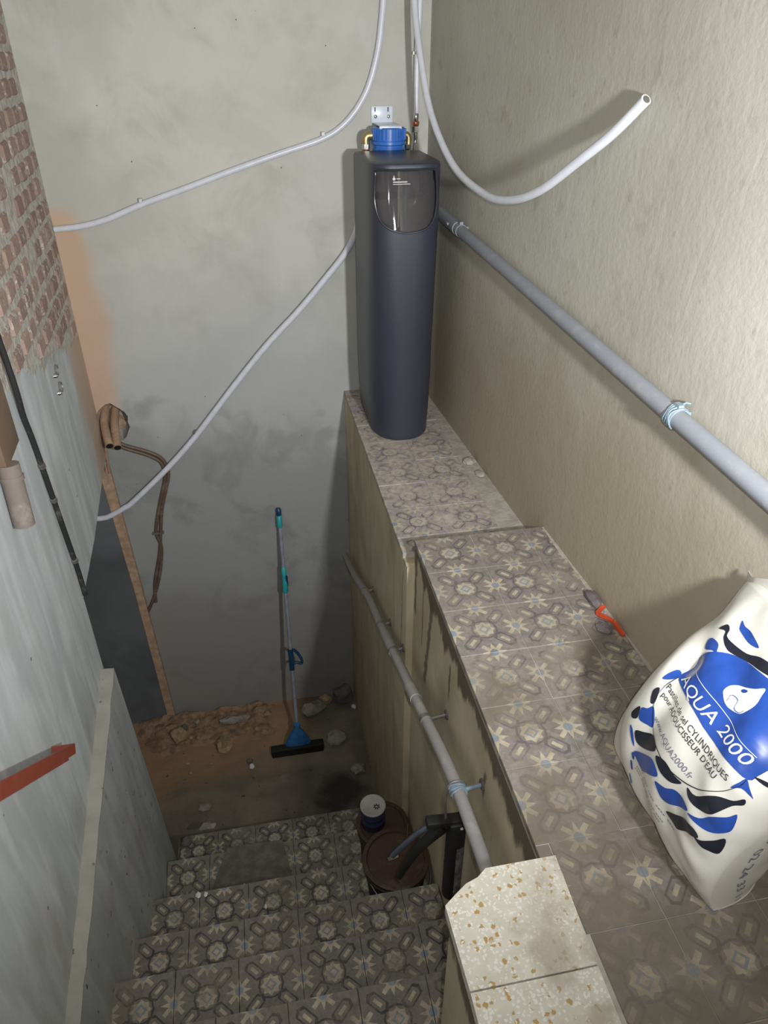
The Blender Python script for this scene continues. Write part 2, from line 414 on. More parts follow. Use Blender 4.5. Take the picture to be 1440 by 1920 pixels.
def mat_terrazzo():
    t = NT('terrazzo'); wv = t.n('ShaderNodeVectorMath'); wv.operation = 'ADD'; nv = t.n('ShaderNodeTexNoise'); nv.inputs['Scale'].default_value = 90; t.t.links.new(t.pos(), nv.inputs['Vector']); sc = t.n('ShaderNodeVectorMath'); sc.operation = 'SCALE'; sc.inputs['Scale'].default_value = 0.012; t.t.links.new(nv.outputs['Color'], sc.inputs[0]); t.t.links.new(t.pos(), wv.inputs[0]); t.t.links.new(sc.outputs[0], wv.inputs[1])
    v1 = t.vor(85, wv.outputs[0]); v2 = t.vor(150, wv.outputs[0])
    c = t.mix(t.noise(30, 4), (0.48, 0.44, 0.345), (0.68, 0.65, 0.56))
    w = t.n('ShaderNodeSeparateColor'); t.t.links.new(v1.outputs['Color'], w.inputs[0])
    chip = t.math('MULTIPLY', t.step(v1.outputs['Distance'], 0.50, 0.40), t.step(w.outputs[0], 0.76, 0.79))
    c = t.mix(chip, c, (0.42, 0.27, 0.10))
    w2 = t.n('ShaderNodeSeparateColor'); t.t.links.new(v2.outputs['Color'], w2.inputs[0])
    chip2 = t.math('MULTIPLY', t.step(v2.outputs['Distance'], 0.55, 0.45), t.step(w2.outputs[1], 0.55, 0.60))
    c = t.mix(chip2, c, (0.70, 0.68, 0.61))
    c = t.mix(t.math('MULTIPLY', t.step(t.math('ADD', t.noise(7, 6, dist=0.5), t.math('MULTIPLY', t.xyz()[0], 0.9)), 0.40, 0.62), 0.8), c, (0.36, 0.32, 0.245))
    return t.out(c, 0.55, t.bump(t.noise(90, 3), 0.12, 0.002))

def mat_dirt():
    t = NT('dirt_floor'); x, y, z = t.xyz()
    c = t.mix(t.step(t.noise(3, 6, dist=0.6), 0.35, 0.7), (0.135, 0.115, 0.085), (0.225, 0.195, 0.145))
    o = t.math('MULTIPLY', t.step(t.math('SUBTRACT', t.math('ADD', y, t.math('MULTIPLY', t.noise(3.5, 5), 0.55)), t.math('MULTIPLY', x, 0.28)), 2.02, 2.45), t.step(x, -0.25, -0.6))
    c = t.mix(t.math('MULTIPLY', o, 0.9), c, (0.33, 0.20, 0.105))
    blackish = t.math('ADD', t.math('POWER', t.math('SUBTRACT', x, -0.24), 2.0), t.math('POWER', t.math('SUBTRACT', y, 1.38), 2.0))  # blackish patch on the landing by the inner wall
    blackish = t.math('ADD', blackish, t.math('MULTIPLY', t.math('SUBTRACT', t.noise(9, 6), 0.5), 0.09))
    c = t.mix(t.math('MULTIPLY', t.step(blackish, 0.05, 0.0), 0.85), c, (0.025, 0.024, 0.02))
    c = t.mix(t.step(t.noise(28, 5), 0.66, 0.72), c, (0.06, 0.05, 0.04))
    b = t.bump(t.noise(14, 6), 0.5, 0.02); b = t.bump(t.noise(80, 4), 0.4, 0.005, b)
    return t.out(c, 0.95, b)

def mat_brick():
    t = NT('brick_clay'); inf = t.n('ShaderNodeObjectInfo').outputs['Random']
    n1 = t.noise(16, 5); n2 = t.noise(50, 5, rough=0.7)
    c = t.mix(inf, (0.30, 0.195, 0.16), (0.46, 0.325, 0.265))
    c = t.mix(t.math('MULTIPLY', t.step(n1, 0.4, 0.7), 0.5), c, (0.19, 0.15, 0.14))
    c = t.mix(t.math('MULTIPLY', t.step(t.math('ADD', t.math('MULTIPLY', n2, 0.6), t.math('MULTIPLY', n1, 0.4)), 0.525, 0.61), 0.85), c, (0.62, 0.58, 0.51))
    return t.out(c, 0.9, t.bump(n2, 0.7, 0.008))

def mat_stone(name, a, b):
    t = NT(name); c = t.mix(t.step(t.noise(25, 5), 0.35, 0.65), a, b)
    return t.out(c, 0.92, t.bump(t.noise(60, 4), 0.5, 0.006))

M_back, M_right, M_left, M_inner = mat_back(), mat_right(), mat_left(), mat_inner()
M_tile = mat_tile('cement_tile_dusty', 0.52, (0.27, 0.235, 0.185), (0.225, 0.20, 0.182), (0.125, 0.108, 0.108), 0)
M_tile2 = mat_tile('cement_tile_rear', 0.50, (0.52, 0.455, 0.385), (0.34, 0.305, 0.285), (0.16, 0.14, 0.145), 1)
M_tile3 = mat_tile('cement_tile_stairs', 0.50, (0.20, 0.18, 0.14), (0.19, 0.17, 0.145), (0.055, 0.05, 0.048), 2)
M_terr, M_dirt, M_brick = mat_terrazzo(), mat_dirt(), mat_brick()
M_cement = mat_stone('cement_bed', (0.34, 0.31, 0.26), (0.44, 0.405, 0.345))
M_riser = mat_stone('stair_cement', (0.13, 0.11, 0.085), (0.20, 0.175, 0.135))
M_ochre = mat_stone('ochre_plaster', (0.36, 0.235, 0.15), (0.48, 0.33, 0.22))
M_side = NT('dark_side_room'); M_side = M_side.out(M_side.mix(M_side.step(M_side.noise(2.0, 5, dist=0.5), 0.3, 0.75), (0.085, 0.092, 0.095), (0.15, 0.16, 0.165)), 0.75, M_side.bump(M_side.noise(30, 4), 0.2, 0.004))
M_white = plain('white_pipe', (0.72, 0.74, 0.80), 0.28, var=0.03, bump=0.0)
M_whitep = plain('white_plastic', (0.74, 0.75, 0.76), 0.4, var=0.04)
M_bracket = plain('white_steel', (0.72, 0.78, 0.86), 0.3, var=0.02, bump=0.0)
M_grey = dusty('grey_pvc', (0.27, 0.285, 0.315), (0.36, 0.36, 0.36), 0.35, 0.5)
M_grey2 = dusty('grey_pvc_dirty', (0.30, 0.285, 0.275), (0.40, 0.38, 0.35), 0.4, 0.6)
M_cab = plain('charcoal_plastic', (0.036, 0.041, 0.058), 0.40, var=0.06, scale=200, bump=0.12)
M_cab2 = plain('charcoal_rim', (0.028, 0.031, 0.042), 0.3, var=0.05, scale=100, bump=0.03)
M_blue = plain('blue_plastic', (0.045, 0.19, 0.62), 0.32, var=0.08)
M_brass = plain('brass', (0.50, 0.40, 0.19), 0.38, 0.85)
M_chrome = plain('chrome', (0.72, 0.70, 0.67), 0.18, 1.0, var=0.05)
M_copper = plain('copper', (0.58, 0.20, 0.10), 0.3, 0.6)
M_tubebr = dusty('brown_tube', (0.13, 0.085, 0.065), (0.26, 0.20, 0.16), 0.35, 0.5)
M_ochpipe = dusty('ochre_dusted_pipe', (0.34, 0.22, 0.145), (0.46, 0.32, 0.21), 0.55, 0.8)
M_black = plain('black_rubber', (0.011, 0.011, 0.011), 0.5)
M_cable = dusty('black_cable', (0.022, 0.022, 0.022), (0.12, 0.115, 0.11), 0.25, 0.6)
M_hole = plain('black_inside', (0.006, 0.005, 0.005), 0.9)
M_red = dusty('red_lead_paint', (0.30, 0.066, 0.036), (0.36, 0.12, 0.06), 0.35, 0.55)
M_boxbr = dusty('brown_painted_box', (0.165, 0.108, 0.068), (0.20, 0.145, 0.10), 0.35, 0.6)
M_conduit = dusty('brown_conduit', (0.20, 0.165, 0.14), (0.30, 0.26, 0.225), 0.4, 0.7)
M_teal = plain('teal_plastic', (0.03, 0.36, 0.36), 0.4)
M_navy = plain('navy_plastic', (0.012, 0.055, 0.12), 0.35)
M_pole = plain('grey_pole', (0.36, 0.38, 0.45), 0.35, 0.3)
M_rope = dusty('blue_grey_wire', (0.20, 0.27, 0.32), (0.35, 0.42, 0.46), 0.5, 0.6)
M_steel = dusty('dull_steel', (0.30, 0.29, 0.28), (0.20, 0.15, 0.11), 0.35, 0.45, 0.7)
M_lid = dusty('brown_bucket_lid', (0.050, 0.024, 0.016), (0.095, 0.06, 0.04), 0.35, 0.5)
M_bucket = dusty('dark_bucket', (0.020, 0.012, 0.010), (0.06, 0.035, 0.022), 0.3, 0.55)
M_bucket2 = dusty('rusty_bucket', (0.050, 0.028, 0.020), (0.09, 0.06, 0.04), 0.35, 0.6)
M_canlid = dusty('tin_lid', (0.42, 0.40, 0.37), (0.26, 0.24, 0.20), 0.25, 0.45)
M_canblue = dusty('tin_blue', (0.035, 0.04, 0.085), (0.10, 0.10, 0.12), 0.25, 0.5)
M_stoneg = mat_stone('grey_rubble', (0.23, 0.205, 0.165), (0.36, 0.325, 0.27))
M_stoneo = mat_stone('ochre_rubble', (0.30, 0.22, 0.115), (0.42, 0.315, 0.17))
M_stoned = mat_stone('dark_rubble', (0.10, 0.085, 0.085), (0.17, 0.14, 0.14))
M_bag = plain('bag_white_film', (0.70, 0.68, 0.61), 0.30, var=0.05, scale=9, bump=0.05)
M_bagblue = plain('bag_print_blue', (0.020, 0.070, 0.33), 0.28, var=0.08, bump=0.0)
M_bagblack = plain('bag_print_black', (0.014, 0.016, 0.026), 0.3, var=0.05, bump=0.0)
M_bagwhite = plain('bag_print_white', (0.74, 0.74, 0.72), 0.3, var=0.02, bump=0.0)
M_baggrey = plain('bag_print_grey', (0.16, 0.17, 0.24), 0.35, var=0.05, bump=0.0)
M_redpl = plain('orange_red_plastic', (0.62, 0.075, 0.025), 0.4)
M_sheet = mat_stone('dusty_sheet', (0.115, 0.10, 0.08), (0.165, 0.145, 0.12))
M_label = plain('label_print', (0.62, 0.63, 0.62), 0.5, var=0.03)
M_beige = plain('beige_tube', (0.50, 0.42, 0.26), 0.4)
M_visor = NT('smoked_visor'); M_visor = M_visor.out((0.62, 0.60, 0.60), 0.04, Transmission_Weight=0.93, IOR=1.30)

# ---------------------------------------------------------------- key dimensions
YB = 2.22
def XR(y): return 0.513 - 0.05 * y
def XL(y): return -1.2557 - 0.062 * (y - 0.9)
ZR = -0.098          # rear ledge
ZF = -2.42           # landing
STEPS = [(1.043, -2.102), (0.705, -1.789), (0.353, -1.506), (0.066, -1.26), (-0.193, -1.023), (-0.455, -0.795), (-0.715, -0.56)]  # nosing y, tread z
T = 0.2

# ---------------------------------------------------------------- setting
mb = MB(); mb.box((-0.6, YB + 0.15, 0.1), (3.4, 0.30, 5.4))
wall_back = solid('wall_back', mb, M_back, kind='structure', label='grey damp plaster wall behind the black water softener')
cut = MB()
rings = []
hx, hz = -1.272, -0.185
for k, (yy, sc) in enumerate(((YB - 0.06, 1.06), (YB + 0.02, 1.0), (YB + 0.07, 0.8), (YB + 0.11, 0.5))):
    ring = []
    for i in range(22):
        a = 2 * math.pi * i / 22
        r = 1 + 0.22 * noise.noise(Vector((math.cos(a) * 2, math.sin(a) * 2, 3.3)))
        ring.append((hx + 0.085 * sc * r * math.cos(a), yy, hz + 0.105 * sc * r * math.sin(a)))
    rings.append(ring)
cut.loft(rings); carve(wall_back, cut)
# ragged broken plaster around the hole
def chip_of(c, s, seed, flat=0.5):
    bm = bmesh.new(); bmesh.ops.create_icosphere(bm, subdivisions=2, radius=1)
    for v in bm.verts:
        k = 1 + 0.45 * noise.noise(v.co * 1.7 + Vector((seed * 3.1, seed, 0)))
        v.co = Vector((v.co.x * s[0] * k, v.co.y * s[1] * k, v.co.z * s[2] * k))
    bm.verts.index_update(); m = MB(); m.add([Vector(c) + v.co for v in bm.verts], [[v.index for v in f.verts] for f in bm.faces]); bm.free(); return m

mb = MB()
mb.prism([(-1.8, -0.2), (2.4, -0.2), (2.4, 0.0), (-1.8, 0.0)], lambda y, o: (XR(y) - o, y, -2.8), lambda y, o: (XR(y) - o, y, 2.8))
wall_right = solid('wall_right', mb, M_right, kind='structure', label='beige rough plaster wall behind the grey pipe and the salt bag')

prof = [(-1.8, -2.7), (0.935, -2.7), (0.94, -0.345), (1.4, -0.375), (2.0, -0.365), (2.3, -0.375), (2.3, 2.8), (-1.8, 2.8)]
mb = MB(); mb.prism(prof, lambda y, z: (XL(y), y, z), lambda y, z: (XL(y) - 0.28, y, z))
wall_left = solid('wall_left', mb, M_left, kind='structure', label='pale bluish plaster wall with bare brickwork at the top')

# thicker base of the left wall, its flat top edge is the strip
mb = MB()
ys = [-1.8, -1.2] + [-0.7 + 0.05 * i for i in range(33)]
jit = lambda y, k: 0.0035 * noise.noise(Vector((y * 9, k, 0.5))) + 0.003 * noise.noise(Vector((y * 31, k, 2.5)))
topo = lambda y: -1.1575 - 0.0507 * y
boto = lambda y: -1.10 if y < 0.37 else -1.10 - 0.075 * (y - 0.37)
rings = []
for y in ys: rings.append([(topo(y) + jit(y, 0), y, -0.70 + jit(y, 3)), (boto(y), y, -2.6), (XL(y) - 0.1, y, -2.6), (XL(y) - 0.1, y, -0.685)])
mb.loft(rings)
M_strip = NT('strip_plaster'); _x, _y, _z = M_strip.xyz()
_nz = M_strip.noise(14, 5)
_c = M_strip.mix(M_strip.step(M_strip.noise(2.2, 5, M_strip.scaled((5, 5, 0.9))), 0.35, 0.68), (0.36, 0.385, 0.385), (0.47, 0.49, 0.485))
_c = M_strip.mix(M_strip.math('MULTIPLY', M_strip.step(M_strip.noise(3, 5), 0.52, 0.7), 0.4), _c, (0.30, 0.24, 0.20))
_c = M_strip.mix(M_strip.step(_z, -0.712, -0.704), _c, M_strip.mix(_nz, (0.27, 0.255, 0.225), (0.46, 0.44, 0.39)))
_c = M_strip.mix(M_strip.step(M_strip.noise(26, 5), 0.64, 0.70), _c, (0.12, 0.11, 0.095))
M_strip = M_strip.out(_c, 0.88, M_strip.bump(_nz, 0.3, 0.008))
solid('trim_1', mb, M_strip, kind='structure', label='thicker grey base of the left stair wall with flat top ledge')

# doorway at the foot of the stairs with the dark wall of a side room, ochre plaster reveal
mb = MB(); mb.prism([(-2.38, -0.15), (-1.362, -0.15), (-1.362, -0.3), (-1.328, -1.3), (-1.298, ZF - 0.03), (-2.38, ZF - 0.03)], lambda x, z: (x, YB - 0.004, z), lambda x, z: (x, YB - 0.024, z))
recess = solid('wall_recess', mb, M_side, kind='structure', label='dark grey wall seen through the opening at the foot of the left wall')
mb = MB(); mb.loft([[(-1.395, 2.19, -0.30), (-1.335, 2.195, -0.30), (-1.335, 2.225, -0.30), (-1.395, 2.225, -0.30)],
                    [(-1.350, 2.19, -1.3), (-1.305, 2.195, -1.3), (-1.305, 2.225, -1.3), (-1.350, 2.225, -1.3)],
                    [(-1.325, 2.19, ZF - 0.02), (-1.275, 2.195, ZF - 0.02), (-1.275, 2.225, ZF - 0.02), (-1.325, 2.225, ZF - 0.02)]])
solid('trim_2', mb, M_ochre, kind='structure', label='ochre plastered edge strip beside the dark opening')
mb = MB(); mb.box((-2.40, 1.2, -1.4), (0.1, 2.3, 2.7)); solid('wall_side', mb, M_side, kind='structure', label='dark far wall of the side room')
mb = MB(); mb.box((-1.95, 1.2, -0.20), (0.85, 2.2, 0.1)); solid('ceiling', mb, M_side, kind='structure', label='low unseen ceiling added to keep the side room dark')  # unseen slab added to keep world light out of the side room

# inner wall carrying the upper floor
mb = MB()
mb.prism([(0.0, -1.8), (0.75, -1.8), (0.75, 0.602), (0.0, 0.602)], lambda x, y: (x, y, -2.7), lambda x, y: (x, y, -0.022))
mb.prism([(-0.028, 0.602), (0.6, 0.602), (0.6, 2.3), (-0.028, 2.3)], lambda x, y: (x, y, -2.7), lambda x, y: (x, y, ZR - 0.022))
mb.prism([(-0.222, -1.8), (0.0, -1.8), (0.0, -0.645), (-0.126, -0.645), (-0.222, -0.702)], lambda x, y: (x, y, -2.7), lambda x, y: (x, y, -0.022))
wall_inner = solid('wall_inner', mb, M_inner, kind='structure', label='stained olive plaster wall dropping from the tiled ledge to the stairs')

mb = MB()
nx, ny = 40, 40
vs = []
for j in range(ny + 1):
    for i in range(nx + 1):
        x = -2.4 + 2.5 * i / nx; y = 0.75 + 1.6 * j / ny
        vs.append((x, y, ZF + 0.012 * noise.noise(Vector((x * 6, y * 6, 0))) + 0.006 * noise.noise(Vector((x * 19, y * 19, 4)))))
mb.add(vs, [(j * (nx + 1) + i, j * (nx + 1) + i + 1, (j + 1) * (nx + 1) + i + 1, (j + 1) * (nx + 1) + i) for j in range(ny) for i in range(nx)])
solid('floor_landing', mb, M_dirt, kind='structure', label='dirt covered floor at the foot of the stairs')

# ---------------------------------------------------------------- tiles
def tile_mb(x0, y0, x1, y1, z, u0, v0, th=0.018, jag=None):
    """x0..y1 extents of the piece, (u0, v0) corner of the full 0.2 m tile it is cut from"""
    m = MB(); g = 0.0009; ch = 0.0012
    x0 += g; y0 += g; x1 -= g; y1 -= g
    c = [(x0, y0), (x1, y0), (x1, y1), (x0, y1)]
    ci = [(x0 + ch, y0 + ch), (x1 - ch, y0 + ch), (x1 - ch, y1 - ch), (x0 + ch, y1 - ch)]
    vs = [(a, b, z - th) for a, b in c] + [(a, b, z - ch) for a, b in c] + [(a, b, z) for a, b in ci]
    m.add(vs, [(3, 2, 1, 0)] + [(i, (i + 1) % 4, 4 + (i + 1) % 4, 4 + i) for i in range(4)] + [(4 + i, 4 + (i + 1) % 4, 8 + (i + 1) % 4, 8 + i) for i in range(4)] + [(8, 9, 10, 11)])
    m.uv = [((a - u0) / T, (b - v0) / T) for a, b, _ in vs]
    return m

TILE_CACHE = {}
def lay_tile(parent, x0, y0, x1, y1, z, u0, v0, mat, th=0.018):
    dz = random.uniform(-0.0012, 0.0012); rz = random.uniform(-0.004, 0.004)
    key = (mat.name, round(x1 - x0, 4), round(y1 - y0, 4), round(x0 - u0, 4), round(y0 - v0, 4), th)
    cx, cy = (x0 + x1) / 2, (y0 + y1) / 2
    if key not in TILE_CACHE:
        m = tile_mb(x0 - cx, y0 - cy, x1 - cx, y1 - cy, 0, u0 - cx, v0 - cy, th)
        me = bpy.data.meshes.new('tile'); me.from_pydata(m.v, [], m.f)
        lay = me.uv_layers.new(name='UVMap')
        for li, l in enumerate(me.loops): lay.data[li].uv = m.uv[l.vertex_index]
        me.materials.append(mat); TILE_CACHE[key] = me
    o = bpy.data.objects.new('tile', TILE_CACHE[key]); COL.objects.link(o); o.parent = parent
    o.location = Vector((cx, cy, z + dz)) - origin_of(parent); o.rotation_euler = (random.uniform(-0.003, 0.003), random.uniform(-0.003, 0.003), rz)
    return o

# upper floor: cement bed with the tiles laid on it
mb = MB()
mb.prism([(-0.004, -1.8), (0.75, -1.8), (0.75, 0.6), (0.0, 0.6)], lambda x, y: (x, y, -0.030), lambda x, y: (x, y, -0.0022))
floor_up = solid('floor_upper', mb, M_cement, kind='structure', label='upper floor of worn patterned cement tiles')
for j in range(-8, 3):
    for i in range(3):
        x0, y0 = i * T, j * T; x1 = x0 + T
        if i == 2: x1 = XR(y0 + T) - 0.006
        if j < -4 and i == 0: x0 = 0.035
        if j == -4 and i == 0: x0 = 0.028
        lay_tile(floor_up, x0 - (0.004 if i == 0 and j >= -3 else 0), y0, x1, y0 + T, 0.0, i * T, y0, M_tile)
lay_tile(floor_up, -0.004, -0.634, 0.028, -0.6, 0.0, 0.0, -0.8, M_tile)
# terrazzo slabs on the pier head
def slab(parent, poly, z, mat, th=0.02):
    m = MB(); m.prism(poly, lambda x, y: (x, y, z - th), lambda x, y: (x, y, z)); return part(parent, 'terrazzo_slab', m, mat, sharp=30)
edge = [(-0.128, -0.632), (-0.150, -0.648), (-0.178, -0.657), (-0.206, -0.675), (-0.233, -0.694)]
slab(floor_up, [(0.030, -0.632)] + edge + [(-0.229, -0.8575), (0.024, -0.8575)], 0.004, M_terr, 0.03)
slab(floor_up, [(0.024, -0.861), (-0.229, -0.861), (-0.229, -1.15), (0.022, -1.15)], 0.004, M_terr, 0.03)
slab(floor_up, [(0.022, -1.153), (-0.229, -1.153), (-0.229, -1.6), (0.022, -1.6)], 0.004, M_terr, 0.03)

# rear ledge, one low step down
mb = MB()
mb.prism([(-0.030, 0.665), (0.06, 0.655), (0.08, 0.604), (0.6, 0.604), (0.6, 2.22), (-0.030, 2.22)], lambda x, y: (x, y, ZR - 0.03), lambda x, y: (x, y, ZR - 0.0022))
floor_rear = solid('floor_rear', mb, M_cement, kind='structure', label='lower rear ledge of dusty patterned tiles under the water softener')
for j in range(-1, 8):
    for i in range(2):
        x0 = -0.024 + i * T; y0 = 0.762 + j * T; y1 = min(y0 + T, 2.215); yy0 = max(y0, 0.607)
        if j == -1 and i == 0: yy0 = 0.668
        if y1 - yy0 < 0.02: continue
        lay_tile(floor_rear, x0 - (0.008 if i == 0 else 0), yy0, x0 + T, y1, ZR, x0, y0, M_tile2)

# stairs
mb = MB()
zs = [ZF] + [z for _, z in STEPS]
for k, (y, z) in enumerate(STEPS):
    mb.box((-0.58, (y - 0.012 - 1.8) / 2, (z - 0.019 - 2.7) / 2), (1.16 - 0.0, y - 0.012 + 1.8, z - 0.019 + 2.7))
stairs = solid('stairs', mb, M_riser, kind='structure', label='cellar stairs covered with patterned cement tiles', sharp=0)
for k, (y, z) in enumerate(STEPS[:6]):
    back = STEPS[k + 1][0] - 0.014
    off = -1.049 if k != 5 else -1.093 + 0.0
    xe = -0.004 if y > -0.6 else -0.225
    if k == 5: xe = -0.004
    edges = [off - 0.1 + T * n for n in range(0, 8)]
    if edges[0] > -1.15: edges = [edges[0] - T] + edges
    v0 = y - T
    for a in edges:
        x0, x1 = max(a, -1.145), min(a + T, xe)
        if x1 - x0 < 0.012: continue
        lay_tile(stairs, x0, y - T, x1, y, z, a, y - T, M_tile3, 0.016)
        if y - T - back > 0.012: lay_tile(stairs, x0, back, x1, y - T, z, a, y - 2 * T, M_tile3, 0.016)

# bricks of the bare patch
bmesh_variants = []
for k in range(6):
    bm = bmesh.new(); bmesh.ops.create_cube(bm, size=1)
    for v in bm.verts: v.co = Vector((v.co.x * 0.05, v.co.y * random.uniform(0.112, 0.128), v.co.z * random.uniform(0.062, 0.070)))
    bmesh.ops.bevel(bm, geom=bm.edges[:], offset=0.009, segments=1, affect='EDGES')
    for v in bm.verts: v.co += Vector((noise.noise(v.co * 40 + Vector((k, 0, 0))), noise.noise(v.co * 40 + Vector((0, k, 5))), noise.noise(v.co * 40 + Vector((9, 0, k))))) * 0.005
    me = bpy.data.meshes.new('brick'); bm.to_mesh(me); bm.free(); me.materials.append(M_brick); bmesh_variants.append(me)
row = 0; z = 0.36
while z < 1.75:
    y = 2.115 - (row % 2) * 0.076 - random.uniform(0, 0.012)
    while y > 0.35:
        lim = 0.80 - 0.235 * y + 0.05
        if z > lim and y > 0.70 + 1.85 * (z - 0.75) - 0.35 and random.random() > 0.05:
            o = bpy.data.objects.new('brick', random.choice(bmesh_variants)); COL.objects.link(o); o.parent = wall_left
            o.location = Vector((XL(y) - 0.016 + random.uniform(-0.004, 0.002), y, z + random.uniform(-0.003, 0.003))) - origin_of(wall_left)
            o.rotation_euler = (random.uniform(-0.02, 0.02), random.uniform(-0.02, 0.02), R(3.55) + random.uniform(-0.02, 0.02))
        y -= 0.152
    z += 0.0905; row += 1

# ---------------------------------------------------------------- water softener
SX, SYF, SYB = 0.170, 1.566, 2.02
def s_hw(z): return 0.150 - 0.012 * max(0, (0.25 - z) / 0.35) ** 1.5
def s_n(z): return 2.35 + 1.5 * min(1, max(0, (z - 0.35) / 0.6))
def s_front(x, z):
    hw, n, ys = s_hw(z), s_n(z), 1.75
    k = min(0.999, abs((x - SX) / hw))
    return ys - (ys - SYF) * (1 - k ** n) ** (1 / n)
def s_ring(z, inset=0.0):
    hw = s_hw(z) - inset; pts = [(SX + hw, SYB - inset), (SX - hw, SYB - inset)]
    m = 36; n = s_n(z)
    for i in range(m + 1):
        a = math.pi - math.pi * i / m
        ca, sa = math.cos(a), math.sin(a)
        x = SX + hw * math.copysign(abs(ca) ** (2 / n), ca)
        y = 1.75 - (1.75 - SYF - inset) * abs(sa) ** (2 / n)
        pts.append((x, y))
    return [(x, y, z) for x, y in pts]
soft = thing('water_softener', (SX, 1.80, ZR), 'tall charcoal water softener cabinet with a smoked window, standing on the rear ledge', 'water softener')
mb = MB(); rings = [s_ring(ZR, 0.006), s_ring(ZR + 0.008)]
zz = ZR + 0.02
while zz < 1.09: rings.append(s_ring(zz)); zz += 0.03
rings += [s_ring(1.092), s_ring(1.101, 0.003), s_ring(1.105, 0.010)]
mb.loft(rings)
cab = part(soft, 'cabinet', mb, M_cab, sharp=35)
WIN = [(0.047, 1.082), (0.110, 1.084), (0.190, 1.084), (0.272, 1.082), (0.286, 1.05), (0.292, 0.99), (0.291, 0.945), (0.280, 0.895), (0.248, 0.862), (0.195, 0.848), (0.140, 0.850), (0.090, 0.866), (0.056, 0.898), (0.040, 0.95), (0.038, 1.01), (0.041, 1.06)]
WINS = closed_smooth(WIN, 4)
o0 = origin_of(soft)
cut = MB(); cut.prism([(a, b) for a, b in WINS], lambda x, z: (x - o0.x + SX - SX, 1.40 - o0.y, z - o0.z), lambda x, z: (x - o0.x, 1.93 - o0.y, z - o0.z))
# the cutter is given in the cabinet's own coordinates (cabinet is not moved in the world matrix yet)
bpy.context.view_layer.update()
cutw = MB(); cutw.v = [tuple(Vector(v) + o0) for v in cut.v]; cutw.f = cut.f
carve(cab, cutw)
loop = [Vector((x, s_front(x, z) - 0.001, z)) for x, z in WINS]
mb = MB(); mb.tube(loop + [loop[0]], 0.0042, 8, caps=False)
part(soft, 'window_rim', mb, M_cab2, label='raised dark rim around the window')
def s_vis(x, z): return s_front(x, z) + 0.004 + 0.17 * (z - 0.848)
mb = decal([WINS], lambda x, z: (x, s_vis(x, z), z), (0.012, 0.02))
vis = part(soft, 'visor', mb, M_visor, label='smoked transparent window', sharp=60)
md = vis.modifiers.new('thick', 'SOLIDIFY'); md.thickness = 0.003
# what shows behind the visor
mb = MB(); mb.box((SX, 1.922, 0.97), (0.245, 0.012, 0.23)); part(soft, 'inner_panel', mb, plain('grey_inner', (0.10, 0.10, 0.105), 0.6), sharp=0)
mb = MB(); mb.bbox((SX, 1.76, 0.900), (0.222, 0.13, 0.125), 0.008)
part(soft, 'inner_bin', mb, M_black, label='black inner bin')
mb = MB(); mb.tube([(0.150, 1.675, 0.85), (0.150, 1.675, 1.07)], 0.004, 10)
part(soft, 'brine_tube', mb, M_beige, label='thin beige tube')
mb = MB(); mb.tube([(0.178, 1.665, 0.85), (0.178, 1.665, 1.08)], 0.011, 14)
part(soft, 'brine_well', mb, M_cab2, label='dark round upright tube')
mb = MB(); mb.bbox((SX, 1.625, 1.078), (0.10, 0.035, 0.010), 0.003)
part(soft, 'display', mb, M_cab2)
# print on the visor: drop mark and two lines of small print
def sf(x, z): return (x, s_vis(x, z) - 0.0040, z)
drop = [(0.116 + 0.006 * math.sin(a) * (1 if math.cos(a) < 0.4 else 0.55), 1.0475 + 0.006 * math.cos(a) + (0.006 if math.cos(a) > 0.9 else 0)) for a in [i * math.pi / 8 for i in range(16)]]
bars = [drop] + [[(x0, z0), (x1, z0), (x1, z0 + h), (x0, z0 + h)] for x0, x1, z0, h in ((0.126, 0.142, 1.046, 0.003), (0.112, 0.170, 1.034, 0.0035), (0.112, 0.182, 1.027, 0.0022))]
part(soft, 'window_print', decal(bars, sf, (0.01, 0.01)), M_label, label='small white print with a drop mark')

# ---------------------------------------------------------------- water filter with its fittings
fx, fy = 0.192, 2.105
filt = thing('water_filter', (fx, fy, 0.98), 'blue water filter housing on a white bracket behind the softener', 'water filter')
mb = MB(); mb.lathe([(0.060, 0.96), (0.068, 0.975), (0.070, 1.125), (0.066, 1.128)], (fx, fy, 0), 40)
bowl = part(filt, 'bowl', mb, M_blue)
for k in range(22):
    a = math.pi + math.pi * (k + 0.5) / 22
    m = MB(); m.box((fx + 0.071 * math.cos(a), fy + 0.071 * math.sin(a), 1.05), (0.005, 0.005, 0.11), Matrix.Rotation(a, 3, 'Z')); part(bowl, 'rib', m, M_blue, sharp=0)
mb = MB(); mb.lathe([(0.071, 1.120), (0.078, 1.124), (0.078, 1.136), (0.073, 1.138), (0.073, 1.186), (0.068, 1.190)], (fx, fy, 0), 40)
col = part(filt, 'collar', mb, M_blue, label='blue ribbed collar')
for k in range(16):
    a = math.pi + math.pi * (k + 0.5) / 16
    m = MB(); m.bbox((fx + 0.075 * math.cos(a), fy + 0.075 * math.sin(a), 1.163), (0.008, 0.009 if k % 3 else 0.004, 0.044), 0.001, Matrix.Rotation(a, 3, 'Z')); part(col, 'rib', m, M_blue, sharp=0)
mb = MB(); mb.bbox((0.182, YB - 0.006, 1.232), (0.098, 0.004, 0.066), 0.001); mb.bbox((0.190, YB - 0.088, 1.1985), (0.100, 0.168, 0.004), 0.001); mb.bbox((0.190, YB - 0.170, 1.193), (0.100, 0.004, 0.014), 0.001)
br = part(filt, 'bracket', mb, M_bracket, label='white folded steel bracket')
